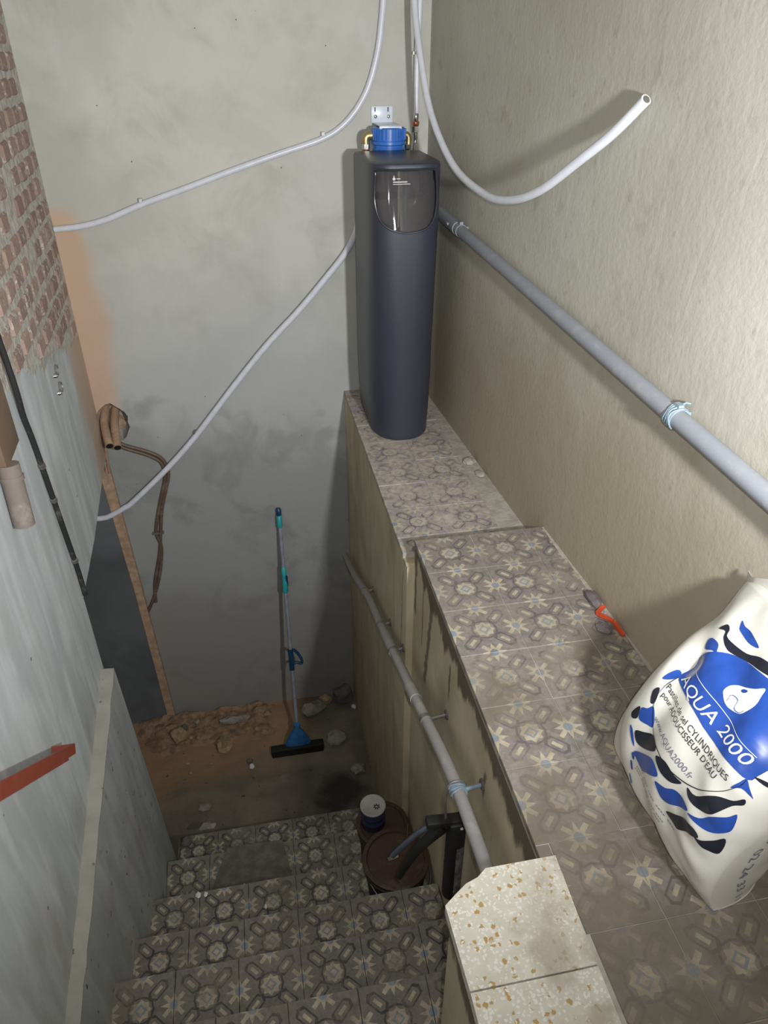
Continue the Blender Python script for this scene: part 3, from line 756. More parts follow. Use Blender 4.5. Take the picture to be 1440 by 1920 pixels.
for sx in (0.152, 0.212):
    m = MB(); m.lathe([(0.008, YB - 0.009), (0.007, YB - 0.013), (0.003, YB - 0.015)], (sx, 0, 1.224), 14, 'Y'); part(br, 'screw', m, M_chrome)
    m = MB(); m.box((sx - 0.002, YB - 0.0085, 1.252), (0.004, 0.002, 0.018)); part(br, 'slot', m, M_hole, sharp=0)
mb = MB(); mb.tube(smooth_path([(0.135, fy, 1.158), (0.112, fy, 1.158), (0.096, fy, 1.156), (0.088, fy, 1.145), (0.088, fy, 1.125)], 6), 0.0195, 16)
part(filt, 'brass_elbow', mb, M_brass)
mb = MB(); mb.tube(smooth_path([(0.255, fy, 1.158), (0.268, fy, 1.158), (0.278, fy, 1.156), (0.284, fy, 1.145), (0.284, fy, 1.12)], 6), 0.014, 16)
part(filt, 'brass_elbow', mb, M_brass)
mb = MB(); mb.lathe([(0.016, 1.102), (0.018, 1.104), (0.018, 1.124), (0.016, 1.126)], (0.088, fy, 0), 6); part(filt, 'hex_nut', mb, M_chrome)
mb = MB(); mb.lathe([(0.015, 1.086), (0.017, 1.089), (0.017, 1.099), (0.015, 1.102)], (0.088, fy, 0), 20); part(filt, 'copper_ring', mb, M_copper)
mb = MB(); mb.lathe([(0.010, 0.98), (0.010, 1.07), (0.013, 1.072), (0.013, 1.084), (0.010, 1.086)], (0.088, fy, 0), 18); part(filt, 'sleeve', mb, M_chrome)
mb = MB(); mb.lathe([(0.011, 0.98), (0.011, 1.085), (0.014, 1.087), (0.014, 1.100), (0.016, 1.102), (0.016, 1.118)], (0.284, fy, 0), 8); part(filt, 'hex_nut', mb, M_chrome)

# ---------------------------------------------------------------- white pipes
def clip(parent, p, mat=M_whitep, r=0.014, nail_dir=(0, 0, 1)):
    x, y, z = p
    m = MB(); m.lathe([(r + 0.004, x - 0.006), (r + 0.004, x + 0.006)], (0, y, z), 18, 'X', close=False) if False else m.box((x, YB - 0.020, z + 0.020), (0.013, 0.034, 0.014))
    pc = part(parent, 'clip', m, mat, sharp=0)
    return pc
def pipe_thing(name, pts, r, mat, label, cat, group, sub=8, n=14):
    P = smooth_path(pts, sub)
    t = thing(name, tuple(P[-1]), label, cat, group)
    m = MB(); m.tube(P, r, n); part(t, 'tube', m, mat, sharp=60); return t
RW = 0.0135; yb = YB - 0.018
A = [(-1.332, 0.793), (-1.217, 0.802), (-1.096, 0.828), (-0.933, 0.886), (-0.723, 0.95), (-0.525, 1.013), (-0.303, 1.079), (-0.093, 1.14), (0.019, 1.207), (0.106, 1.316), (0.155, 1.447), (0.179, 1.582), (0.190, 1.75), (0.190, 2.2)]
pa = pipe_thing('water_pipe', [(x, yb, z) for x, z in A], RW, M_white, 'white pipe sweeping from the top down to the brick edge', 'pipe', 'white plastic water pipes')
clip(pa, (-0.933, yb, 0.886)); clip(pa, (-0.093, yb, 1.14))
B = [(0.3365, 1.235), (0.3360, 1.47), (0.343, 1.66), (0.350, 2.2)]
pb = pipe_thing('water_pipe', [(x, yb - 0.012, z) for x, z in B], 0.012, M_white, 'straight white pipe dropping into the chrome fitting beside the blue filter', 'pipe', 'white plastic water pipes')
m = MB(); m.box((0.322, YB - 0.012, 1.468), (0.012, 0.024, 0.012)); m.lathe([(0.0135, 1.462), (0.0135, 1.474)], (0.336, yb - 0.012, 0), 16); part(pb, 'clip', m, M_chrome)
px, py = 0.336, yb - 0.012
for nm, pr, mt, n in (('sleeve', [(0.011, 1.204), (0.0125, 1.206), (0.0125, 1.236), (0.011, 1.238)], M_chrome, 18), ('copper_ring', [(0.015, 1.188), (0.016, 1.190), (0.016, 1.201), (0.015, 1.204)], M_copper, 20),
                      ('hex_nut', [(0.013, 1.158), (0.016, 1.160), (0.016, 1.184), (0.013, 1.187)], M_chrome, 6), ('ferrule', [(0.009, 1.130), (0.0095, 1.132), (0.0095, 1.157)], M_chrome, 16)):
    m = MB(); m.lathe(pr, (px, py, 0), n); part(pb, nm, m, mt)
m = MB(); m.tube(smooth_path([(px, py, 1.135), (px - 0.003, py - 0.002, 1.11), (px - 0.012, py - 0.02, 1.06), (px - 0.02, py - 0.03, 0.95)], 6), 0.0075, 10); part(pb, 'braided_hose', m, M_chrome)
Dp = [(-1.62, -0.70), (-1.50, -0.735), (-1.42, -0.742), (-1.36, -0.722), (-1.30, -0.69), (-1.245, -0.655), (-1.043, -0.477), (-0.858, -0.291), (-0.613, -0.007), (-0.427, 0.199), (-0.251, 0.369), (-0.108, 0.522), (-0.011, 0.633), (0.045, 0.73), (0.075, 0.85), (0.082, 0.99), (0.086, 1.07)]
pd = pipe_thing('water_pipe', [(x, yb - 0.020, z) for x, z in Dp], 0.0155, M_white, 'white pipe running diagonally from behind the softener down into the dark opening', 'pipe', 'white plastic water pipes')
m = MB(); m.box((-0.852, YB - 0.022, -0.268), (0.016, 0.044, 0.014)); part(pd, 'clip', m, M_steel, sharp=0)
H = [(0.300, 2.10, 2.25), (0.292, 2.09, 1.85), (0.290, 2.065, 1.652), (0.296, 1.936, 1.431), (0.305, 1.763, 1.249), (0.322, 1.475, 1.106), (0.345, 1.165, 1.055), (0.365, 0.963, 1.063), (0.394, 0.770, 1.118), (0.430, 0.580, 1.226), (0.456, 0.465, 1.299), (0.478, 0.364, 1.379)]
ph = pipe_thing('water_pipe', H, 0.0135, M_white, 'white pipe hanging in a bow in front of the right wall with a cut end', 'pipe', 'white plastic water pipes')
e0 = Vector(H[-1]); d0 = (e0 - Vector(H[-2])).normalized()
m = MB(); m.tube([e0 + d0 * 0.0005, e0 + d0 * 0.0015], 0.0095, 16); part(ph, 'bore', m, M_steel)

# ---------------------------------------------------------------- grey pipe on the right wall
def gp(y): return Vector((XR(y) - 0.032, y, 0.734 + 0.068 * y))
gpt = thing('drain_pipe', tuple(gp(0.2)), 'long grey plastic pipe clamped along the right wall', 'pipe')
m = MB(); m.tube([gp(2.19), gp(1.0), gp(0.0), gp(-1.6)], 0.0235, 24); part(gpt, 'tube', m, M_grey, sharp=60)
m = MB(); m.tube([gp(2.19), gp(1.63)], 0.0275, 24); part(gpt, 'socket', m, M_grey, sharp=60)
for y in (-0.035, 1.60):
    c = gp(y); m = MB()
    m.tube([gp(y + 0.012), gp(y - 0.012)], 0.0262, 24)
    m.box((c.x + 0.016, c.y, c.z + 0.006), (0.030, 0.020, 0.018)); m.box((c.x + 0.0, c.y, c.z + 0.029), (0.014, 0.022, 0.012)); 
    cl = part(gpt, 'clamp', m, M_rope if y < 0 else M_grey)
    if y < 0:
        m = MB()
        for k in range(4):
            P = [c + Vector((0.0275 * math.cos(a) * 1.0, (k - 1.5) * 0.008 + 0.004 * math.sin(3 * a + k), 0.0275 * math.sin(a))) for a in [i * 2 * math.pi / 20 for i in range(21)]]
            m.tube(P, 0.0022, 6)
        m.tube([c + Vector((0.0, 0, 0.027)), c + Vector((0.02, 0.004, 0.034)), c + Vector((0.030, 0.0, 0.032))], 0.003, 6)
        part(cl, 'wire_wrap', m, M_rope, label='bluish wire wound round the pipe')
m = MB(); m.box(gp(1.70) + Vector((-0.026, 0, 0.004)), (0.005, 0.03, 0.008)); part(gpt, 'paint_fleck', m, M_whitep, sharp=0)

# ---------------------------------------------------------------- grey pipe on the stair side of the inner wall
HP = [(2.10, -1.125), (1.718, -0.985), (1.253, -0.768), (0.938, -0.664), (0.663, -0.565), (0.283, -0.430), (0.094, -0.361), (-0.098, -0.291), (-0.264, -0.245), (-0.39, -0.226), (-0.51, -0.212), (-0.64, -0.198)]
hp = [Vector((-0.07, y, z)) for y, z in HP]
hpt = thing('stair_pipe', tuple(hp[6]), 'slanting grey pipe fixed to the inner wall above the stairs', 'pipe')
P = smooth_path(hp, 6); m = MB(); m.tube(P, 0.018, 18); part(hpt, 'tube', m, M_grey2, sharp=60)
def at_y(y):
    for a, b in zip(P[:-1], P[1:]):
        if a.y >= y >= b.y: return a.lerp(b, (a.y - y) / (a.y - b.y))
for y0, y1 in ((0.80, 0.62), (0.33, 0.24)):
    m = MB(); m.tube([at_y(y0), at_y((y0 + y1) / 2), at_y(y1)], 0.0215, 18); part(hpt, 'coupling', m, M_grey2, sharp=60)
for y in (1.33, 0.90, 0.63, 0.10, -0.262):
    c = at_y(y); m = MB(); m.tube([at_y(y + 0.010), at_y(y - 0.010)], 0.0215, 18)
    wx = 0.0 if y < 0.6 else -0.028
    m.tube([c, Vector((wx + 0.005, y, c.z + 0.012))], 0.006, 8)
    b = part(hpt, 'bracket', m, M_rope if y < 0 else M_steel)
    m = MB(); m.lathe([(0.016, wx - 0.006), (0.018, wx + 0.002)], (0, y, c.z + 0.012), 10, 'X'); part(b, 'wall_plug', m, M_stoned, sharp=0)
    if y < 0:
        m = MB()
        for k in range(3):
            m.tube([c + Vector((0.023 * math.cos(a), (k - 1) * 0.009 + 0.004 * math.sin(2 * a + k), 0.023 * math.sin(a))) for a in [i * 2 * math.pi / 18 for i in range(19)]], 0.0022, 6)
        part(b, 'wire_wrap', m, M_rope, label='bluish wire wound round the pipe')

# ---------------------------------------------------------------- caulking gun hung on the stair pipe
gy = -0.245; gc = at_y(gy); gx = -0.100
gun = thing('caulking_gun', (-0.07, gy, -0.78), 'black caulking gun hanging by its hooked rod from the slanting stair pipe', 'caulking gun')
arc = [Vector((gc.x + 0.0245 * math.cos(a), gy, gc.z + 0.0245 * math.sin(a))) for a in [math.radians(d) for d in range(-10, 181, 15)]]
m = MB(); m.tube(smooth_path(arc + [Vector((gx, gy, gc.z - 0.05)), Vector((gx + 0.004, gy, -0.36)), Vector((gx + 0.008, gy, -0.43))], 3), 0.0042, 8)
part(gun, 'plunger_rod', m, M_steel, label='bent steel rod')
m = MB(); m.bbox((-0.100, gy, -0.395), (0.105, 0.034, 0.024), 0.004, Matrix.Rotation(R(6), 3, 'Y')); m.bbox((-0.062, gy, -0.412), (0.05, 0.05, 0.03), 0.006)
gh = part(gun, 'body', m, M_black)
m = MB(); m.lathe([(0.005, gy - 0.027), (0.005, gy - 0.0255)], (-0.052, 0, -0.408), 12, 'Y'); part(gh, 'rivet', m, M_label)
m = MB(); m.lathe([(0.024, -0.775), (0.029, -0.770), (0.029, -0.44), (0.026, -0.425)], (-0.060, gy, 0), 24); part(gun, 'cartridge', m, M_black)
def cyl(a, z): return (-0.060 + 0.0296 * math.cos(a), gy + 0.0296 * math.sin(a), z)
part(gun, 'cartridge_label', decal([[(4.6, -0.74), (5.5, -0.74), (5.5, -0.50), (4.6, -0.50)]], cyl, (0.15, 0.05)), plain('grey_label', (0.16, 0.15, 0.16), 0.5, var=0.3, scale=60))
m = MB(); m.tube(smooth_path([(-0.135, gy, -0.405), (-0.170, gy - 0.002, -0.425), (-0.215, gy - 0.004, -0.468), (-0.252, gy - 0.006, -0.512)], 5), [0.010 - 0.0001 * i for i in range(16)], 10); part(gun, 'trigger', m, plain('dark_steel', (0.10, 0.11, 0.14), 0.25, 0.7))
m = MB(); m.tube(smooth_path([(-0.10, gy, -0.42), (-0.135, gy, -0.458), (-0.175, gy, -0.512), (-0.205, gy, -0.575), (-0.228, gy, -0.635)], 5), [0.019 - 0.00045 * i for i in range(21)], 10); part(gun, 'handle', m, M_black)

# ---------------------------------------------------------------- buckets and tin on the stairs
def bucket(name, c, r0, r1, z0, z1, mb_, ml, label):
    t = thing(name, (c[0], c[1], z0), label, 'bucket', 'old buckets on the stairs')
    m = MB(); m.lathe([(r0, z0), (r1 - 0.006, z1 - 0.05), (r1 + 0.001, z1 - 0.046), (r1 + 0.001, z1 - 0.036), (r1 - 0.005, z1 - 0.034), (r1 - 0.003, z1 - 0.012)], (*c, 0), 40); part(t, 'body', m, mb_)
    m = MB(); m.lathe([(r1 - 0.001, z1 - 0.018), (r1 + 0.005, z1 - 0.016), (r1 + 0.005, z1 - 0.002), (r1 + 0.001, z1), (r1 - 0.012, z1), (r1 - 0.016, z1 - 0.007), (0.03, z1 - 0.006), (0.0005, z1 - 0.006)], (*c, 0), 40); part(t, 'lid', m, ml)
    return t
b1 = bucket('paint_bucket', (-0.140, 0.212), 0.112, 0.131, -1.504, -1.283, M_bucket, M_lid, 'round bucket with a reddish brown lid below the caulking gun')
cx, cy = -0.140, 0.212
m = MB(); m.tube(smooth_path([(cx + 0.134, cy + 0.02, -1.315), (cx + 0.12, cy - 0.10, -1.335), (cx + 0.03, cy - 0.152, -1.35), (cx - 0.08, cy - 0.125, -1.345), (cx - 0.134, cy - 0.005, -1.315)], 6), 0.0025, 8); part(b1, 'wire_handle', m, M_steel)
m = MB(); m.box((cx - 0.01, cy + 0.005, -1.2865), (0.045, 0.016, 0.006), Matrix.Rotation(R(15), 3, 'Z')); part(b1, 'tape_scrap', m, M_stoneg, sharp=0)
m = MB(); m.tube(smooth_path([(cx + 0.05, cy + 0.02, -1.288), (cx + 0.055, cy + 0.04, -1.24), (cx + 0.063, cy + 0.07, -1.18)], 5), 0.0012, 6); part(b1, 'wire_stub', m, M_steel)
b2 = bucket('paint_bucket', (-0.133, 0.535), 0.100, 0.115, -1.787, -1.525, M_bucket2, M_bucket2, 'dark rusty bucket behind, carrying the blue tin on its lid')
can = thing('paint_tin', (-0.175, 0.552, -1.524), 'small dark blue tin with a whitish lid standing on the rear bucket', 'tin')
m = MB(); m.lathe([(0.053, -1.5295), (0.055, -1.527), (0.055, -1.49), (0.0565, -1.487), (0.055, -1.484), (0.055, -1.45), (0.0565, -1.447), (0.055, -1.444), (0.055, -1.412)], (-0.175, 0.552, 0), 32); part(can, 'body', m, M_canblue)
m = MB(); m.lathe([(0.055, -1.413), (0.058, -1.410), (0.058, -1.403), (0.054, -1.401), (0.050, -1.404), (0.001, -1.404)], (-0.175, 0.552, 0), 32); lid = part(can, 'lid', m, M_canlid)
m = MB()
for k in range(7):
    a = 0.5 + k * 0.9; q = Vector((-0.160 + 0.010 * math.cos(a), 0.542 + 0.010 * math.sin(a), -1.4035)); m.box(q, (0.010, 0.005, 0.0012), Matrix.Rotation(a, 3, 'Z'))
part(lid, 'lid_stamp', m, M_black, sharp=0, label='dark stamp mark')

# ---------------------------------------------------------------- floor squeegee leaning on the back wall
p_t = Vector((-0.446, YB - 0.028, -0.806)); p_b = Vector((-0.463, 1.805, -2.325))
def sp(t): return p_t.lerp(p_b, t)
sq = thing('floor_squeegee', (-0.463, 1.77, ZF), 'long handled mop with teal grips and a wide black head, leaning on the back wall', 'mop')
m = MB(); m.tube([sp(0.015), sp(1.0)], 0.0115, 14); part(sq, 'pole', m, M_pole, sharp=60)
m = MB(); m.tube([sp(-0.006), sp(0.0), sp(0.022), sp(0.024)], [0.010, 0.016, 0.016, 0.014], 16); part(sq, 'end_cap', m, M_navy)
m = MB(); m.tube([sp(0.024), sp(0.026), sp(0.068), sp(0.072)], [0.0145, 0.017, 0.0165, 0.013], 16); part(sq, 'grip', m, M_teal)
m = MB(); m.tube([sp(0.235), sp(0.24), sp(0.30), sp(0.335), sp(0.342)], [0.013, 0.0165, 0.0165, 0.020, 0.014], 16); lk = part(sq, 'telescopic_lock', m, M_teal)
m = MB(); m.bbox(sp(0.29) + Vector((0.014, -0.008, 0)), (0.014, 0.012, 0.075), 0.003); part(lk, 'lever', m, M_navy)
lv = sp(0.66)
m = MB(); m.tube(smooth_path([sp(0.60) + Vector((-0.004, 0.012, 0)), sp(0.605) + Vector((0.02, 0.018, 0)), sp(0.625) + Vector((0.045, 0.02, 0)), sp(0.655) + Vector((0.066, 0.02, 0)), sp(0.672) + Vector((0.062, 0.02, 0)), sp(0.664) + Vector((0.03, 0.02, 0)), sp(0.675) + Vector((0.0, 0.015, 0))], 5), 0.009, 10); part(sq, 'wringer_lever', m, M_navy)
m = MB(); m.tube([sp(0.59), sp(0.685)], 0.0165, 14); part(sq, 'sleeve', m, M_navy)
# fan shaped head
rings = []
for t, hw, th in ((0.0, 0.020, 0.020), (0.25, 0.022, 0.020), (0.40, 0.045, 0.022), (0.75, 0.078, 0.026), (1.0, 0.088, 0.028)):
    c = Vector((-0.463, 1.815, -2.22)).lerp(Vector((-0.465, 1.765, -2.375)), t)
    rings.append([c + Vector((hw * math.copysign(abs(math.cos(a)) ** 0.7, math.cos(a)), th * math.sin(a) * 0.9, th * math.sin(a) * 0.35)) for a in [2 * math.pi * i / 20 for i in range(20)]])
m = MB(); m.loft(rings); part(sq, 'head', m, plain('mop_blue', (0.03, 0.13, 0.30), 0.35))
m = MB(); m.bbox((-0.472, 1.757, -2.385), (0.345, 0.055, 0.052), 0.008, Matrix.Rotation(R(0.5), 3, 'Z')); part(sq, 'sponge_bar', m, M_black, label='wide black bar')
m = MB(); m.box((-0.472, 1.735, -2.407), (0.335, 0.010, 0.026)); part(sq, 'rubber_lip', m, M_black, sharp=0)

# ---------------------------------------------------------------- pipes coming out of the hole, twin brown tubes
hp_ = thing('copper_stub', (-1.285, YB - 0.03, -0.31), 'pair of cut ochre-dusted pipe ends sticking out of the broken hole', 'pipe')
for (q0, q1, q2) in (((-1.305, YB + 0.09, -0.135), (-1.312, YB + 0.0, -0.190), (-1.282, YB - 0.13, -0.255)), ((-1.255, YB + 0.09, -0.14), (-1.262, YB + 0.0, -0.200), (-1.244, YB - 0.13, -0.268))):
    Pp = smooth_path([q0, q1, q2], 6); m = MB(); m.tube(Pp, 0.0215, 16); s = part(hp_, 'stub', m, M_ochpipe, sharp=60)
    d = (Pp[-1] - Pp[-2]).normalized(); m = MB(); m.tube([Pp[-1] + d * 0.0004, Pp[-1] + d * 0.0012], 0.0185, 16); part(s, 'bore', m, M_hole)
for x0, x1, z1 in ((-1.325, -1.338, -0.47), (-1.345, -1.360, -0.48)):
    m = MB(); m.tube(smooth_path([(x0 + 0.01, YB + 0.02, -0.25), (x0, YB - 0.03, -0.31), (x1, YB - 0.022, z1)], 5), 0.008 if x0 > -1.34 else 0.004, 10); part(hp_, 'thin_pipe', m, M_ochpipe if x0 > -1.34 else M_tubebr)
m = chip_of((-1.280, YB + 0.085, -0.225), (0.070, 0.03, 0.055), 4); part(hp_, 'mortar_fill', m, M_ochre, sharp=0)

tw = thing('twin_tubes', (-1.30, YB - 0.01, -1.47), 'pair of thin brown tubes bending down the back wall from the broken hole', 'tubes')
TB = [(-1.262, -0.285), (-1.235, -0.312), (-1.123, -0.363), (-1.060, -0.405), (-1.035, -0.460), (-1.035, -0.53), (-1.075, -0.65), (-1.106, -0.75), (-1.135, -0.893), (-1.165, -1.043), (-1.225, -1.25), (-1.245, -1.40)]
TB2 = [(-1.262, -0.305), (-1.235, -0.332), (-1.128, -0.383), (-1.070, -0.425), (-1.052, -0.470), (-1.055, -0.54), (-1.098, -0.67), (-1.130, -0.77), (-1.160, -0.893), (-1.148, -1.00), (-1.185, -1.18), (-1.245, -1.35), (-1.308, -1.475)]
for q in (TB, TB2):
    m = MB(); m.tube(smooth_path([(x, YB - 0.012, z) for x, z in q], 6), 0.0100, 10); part(tw, 'tube', m, M_tubebr, sharp=60)
m = MB(); m.box((-1.148, YB - 0.014, -0.893), (0.062, 0.022, 0.012)); part(tw, 'clip', m, M_steel, sharp=0)

# ---------------------------------------------------------------- left wall fittings
def lw(y, z, off): return Vector((XL(y) + off, y, z))
bx = thing('junction_box', tuple(lw(0.66, 0.30, 0.02)), 'brown painted box with a conduit stub under it, on the left wall', 'junction box')
m = MB(); c0 = [lw(0.50, 0.78, 0.0), lw(0.86, 0.60, 0.0), lw(0.672, 0.425, 0.0), lw(0.45, 0.535, 0.0)]
rz = Matrix.Rotation(R(3.55), 3, 'Z')
m = MB(); m.bbox(lw(0.510, 0.612, 0.016), (0.032, 0.19, 0.205), 0.004, rz); part(bx, 'box', m, M_boxbr)
m = MB(); m.tube([lw(0.438, 0.52, 0.030), lw(0.430, 0.45, 0.030), lw(0.415, 0.335, 0.030)], 0.029, 20); cd = part(bx, 'conduit', m, M_conduit, sharp=60)
m = MB(); m.tube([lw(0.436, 0.485, 0.03), lw(0.434, 0.472, 0.03)], 0.032, 20); part(cd, 'collar', m, M_conduit)
m = MB(); m.tube(smooth_path([lw(0.45, 0.385, 0.03), lw(0.48, 0.378, 0.028), lw(0.49, 0.362, 0.022), lw(0.485, 0.345, 0.008)], 4), 0.006, 8); part(cd, 'hook', m, M_conduit)

cb = thing('power_cable', tuple(lw(0.93, -0.30, 0.01)), 'black cable clipped diagonally down the left wall to the opening', 'cable')
CB = [(0.70, 1.05), (0.755, 0.74), (0.775, 0.60), (0.80, 0.50), (0.829, 0.395), (0.869, 0.167), (0.905, -0.048), (0.930, -0.20), (0.938, -0.33)]
m = MB(); m.tube(smooth_path([lw(y, z, 0.011 if z < 0.55 else 0.018) for y, z in CB], 6), 0.0095, 10); part(cb, 'cord', m, M_cable, sharp=60)
for y, z in ((0.845, 0.30), (0.872, 0.15), (0.922, -0.15)):
    m = MB(); m.tube([lw(y - 0.004, z + 0.008, 0.011), lw(y + 0.004, z - 0.008, 0.011)], 0.0125, 12); m.box(lw(y + 0.018, z, 0.006), (0.012, 0.014, 0.012)); part(cb, 'clip', m, M_steel)

for k, (y, z) in enumerate(((1.436, 0.388), (1.432, 0.317))):
    t = thing('wall_hook', tuple(lw(y, z, 0.0)), ('upper' if k == 0 else 'lower') + ' of two small bright screw hooks below the bare bricks', 'hook', 'screw hooks below the bricks')
    m = MB(); m.lathe([(0.009, 0.0), (0.007, 0.010), (0.002, 0.018)], (XL(y), y, z), 14, 'X'); part(t, 'cone', m, M_chrome)
    m = MB(); m.tube([lw(y + 0.045 + 0.022 * math.cos(a), z + 0.008 + 0.02 * math.sin(a), 0.010) for a in [i * 2 * math.pi / 18 for i in range(16 if k == 0 else 19)]], 0.0025, 8); m.tube([lw(y, z, 0.012), lw(y + 0.025, z + 0.008, 0.010)], 0.003, 8); part(t, 'ring', m, M_steel)

# red handrail
rd = thing('handrail', tuple(lw(0.10, -0.36, 0.03)), 'red painted flat iron handrail end sloping along the left wall', 'handrail')
def rail(t, off, h): # t along the slope, h across
    y = 0.118 - t * 0.735; z = -0.262 + t * 0.678
    return lw(y - h * 0.678, z - h * 0.735, off)
m = MB()
L_ = 1.6
rings = []
for t in (0.0, 0.09, 0.0901, L_):
    hgt = 0.026 if t < 0.0901 else 0.033
    rings.append([rail(t, 0.060, -0.004), rail(t, 0.066, -0.004), rail(t, 0.066, hgt), rail(t, 0.060, hgt)])
m.loft(rings); bar_ = part(rd, 'bar', m, M_red, sharp=20)
m = MB(); m.prism([(0, 0), (0, 1), (1, 1), (1, 0)], lambda a, b: rail(0.0 + a * 0.006, b * 0.066 - 0.004, -0.004), lambda a, b: rail(0.0 + a * 0.006, b * 0.066 - 0.004, 0.014)); part(rd, 'return', m, M_red, sharp=20)
m = MB(); m.loft([[rail(t, 0.030, 0.030), rail(t, 0.064, 0.030), rail(t, 0.064, 0.034), rail(t, 0.030, 0.034)] for t in (0.10, L_)]); part(rd, 'flange', m, M_red, sharp=20)

# ---------------------------------------------------------------- salt bag
BF = np.array([(.290, .0), (.256, .045), (.236, .13), (.240, .23), (.276, .325), (.335, .395), (.405, .455), (.470, .54)])
BB = np.array([(.46, .0), (.495, .05), (.512, .13), (.518, .23), (.520, .325), (.522, .395), (.524, .455), (.512, .54)])
BM = np.array([(.302, .0), (.285, .06), (.300, .15), (.350, .225), (.412, .295), (.455, .355), (.500, .410), (.515, .475)])
def spl(Q, h):
    n = len(Q) - 1; x = min(max(h, 0), 1) * n; i = min(int(x), n - 1); f = x - i
    p0 = Q[max(i - 1, 0)]; p1 = Q[i]; p2 = Q[i + 1]; p3 = Q[min(i + 2, n)]
    return .5 * ((2 * p1) + (-p0 + p2) * f + (2 * p0 - 5 * p1 + 4 * p2 - p3) * f * f + (-p0 + 3 * p1 - 3 * p2 + p3) * f ** 3)
def bagk(k, w, h, side):
    m_ = spl(BM, h); e = spl(BF if side > 0 else BB, h); q = m_ + (e - m_) * k
    yy = -.595 - .21 * w * (1 - .05 * math.sin(h * math.pi))
    if side > 0 and 0 < h < 1:
        c = .006 * math.sin(9 * w + 16 * h + 2 * math.sin(7 * h)) * k * math.sin(math.pi * h) ** .5
        # drawn-in folds at the left shoulder and diagonal creases low on the right
        c -= .016 * k * math.exp(-((w + .50) / .10) ** 2 - ((h - .69) / .06) ** 2)
        c += .0045 * k * math.sin(60 * h + 14 * w) * math.exp(-((w - .78) / .28) ** 2 - ((h - .40) / .22) ** 2)
        c += .003 * k * noise.noise(Vector((w * 5, h * 9, 2.0)))
        q = q + np.array([-1, .4]) * c
    if side < 0: q = q + np.array([.006, 0]) * k * math.sin(40 * h + 3 * w)
    x = min(q[0], XR(yy) - 0.004)
    return Vector((x, yy, max(q[1], 0.002)))
def bagp(w, h, side): return bagk(max(0., 1 - abs(w) ** 4) ** .5, w, h, side)
def bagn(w, h):
    a = bagp(min(w + .01, .99), h, 1) - bagp(max(w - .01, -.99), h, 1); b = bagp(w, min(h + .01, 1), 1) - bagp(w, max(h - .01, 0), 1)
    n = a.cross(b); n.normalize(); return n if n.x < 0 else -n
bag = thing('salt_bag', (0.40, -0.60, 0.0), 'plump white and blue plastic salt bag leaning against the right wall', 'bag')
NW, NH = 72, 90
WS = [math.sin(math.pi / 2 * (-1 + 2 * i / NW)) for i in range(NW + 1)]
m = MB(); vs = []; fs = []
for side in (1, -1):
    o_ = len(vs)
    for j in range(NH + 1):
        for i in range(NW + 1): vs.append(bagp(WS[i], j / NH, side))
    for j in range(NH):
        for i in range(NW): fs.append(tuple(o_ + k for k in (j * (NW + 1) + i, j * (NW + 1) + i + 1, (j + 1) * (NW + 1) + i + 1, (j + 1) * (NW + 1) + i)))
m.add(vs, fs)
# bottom and top closures
o1 = (NH + 1) * (NW + 1)
m.f += [(i, i + 1, o1 + i + 1, o1 + i) for i in range(NW)] + [(NH * (NW + 1) + i, o1 + NH * (NW + 1) + i, o1 + NH * (NW + 1) + i + 1, NH * (NW + 1) + i + 1) for i in range(NW)]
sk = part(bag, 'sack', m, M_bag, sharp=75)
# flat welded top seam with its ear at the far corner
rings = []
for i in range(25):
    w = -1 + 2 * i / 24; p = bagp(w, 1.0, 1).lerp(bagp(w, 1.0, -1), 0.5); lift = 0.022 + 0.010 * math.sin(9 * w) + (0.022 if i == 0 else 0)
    a = p + Vector((0.0, 0.012 if i == 0 else 0, lift)); d = Vector((0.0012, 0, 0)); a.x = min(a.x, XR(a.y) - 0.006); lo = p + Vector((0, 0, -0.012))
    rings.append([lo - d, a - d, a + d, lo + d])
m = MB(); m.loft(rings); part(bag, 'top_seam', m, M_bag, sharp=60)
def bs(off):
    def f(w, h):
        w = min(max(w, -.97), .985); h = min(max(h, .002), .998); return bagp(w, h, 1) + bagn(min(max(w, -.93), .93), h) * off
    return f
ST = (0.035, 0.014)
FIELD = [(-.394, .8), (-.28, .828), (-.068, .85), (.147, .863), (.399, .864), (.705, .813), (.805, .717), (.795, .668), (.788, .636), (.773, .61), (.608, .616), (.265, .614), (-.023, .632), (-.312, .632), (-.484, .637), (-.49, .686), (-.524, .726), (-.484, .762)]
part(bag, 'blue_field', decal([closed_smooth(FIELD, 3)], bs(.0012), ST), M_bagblue, label='large blue printed field')
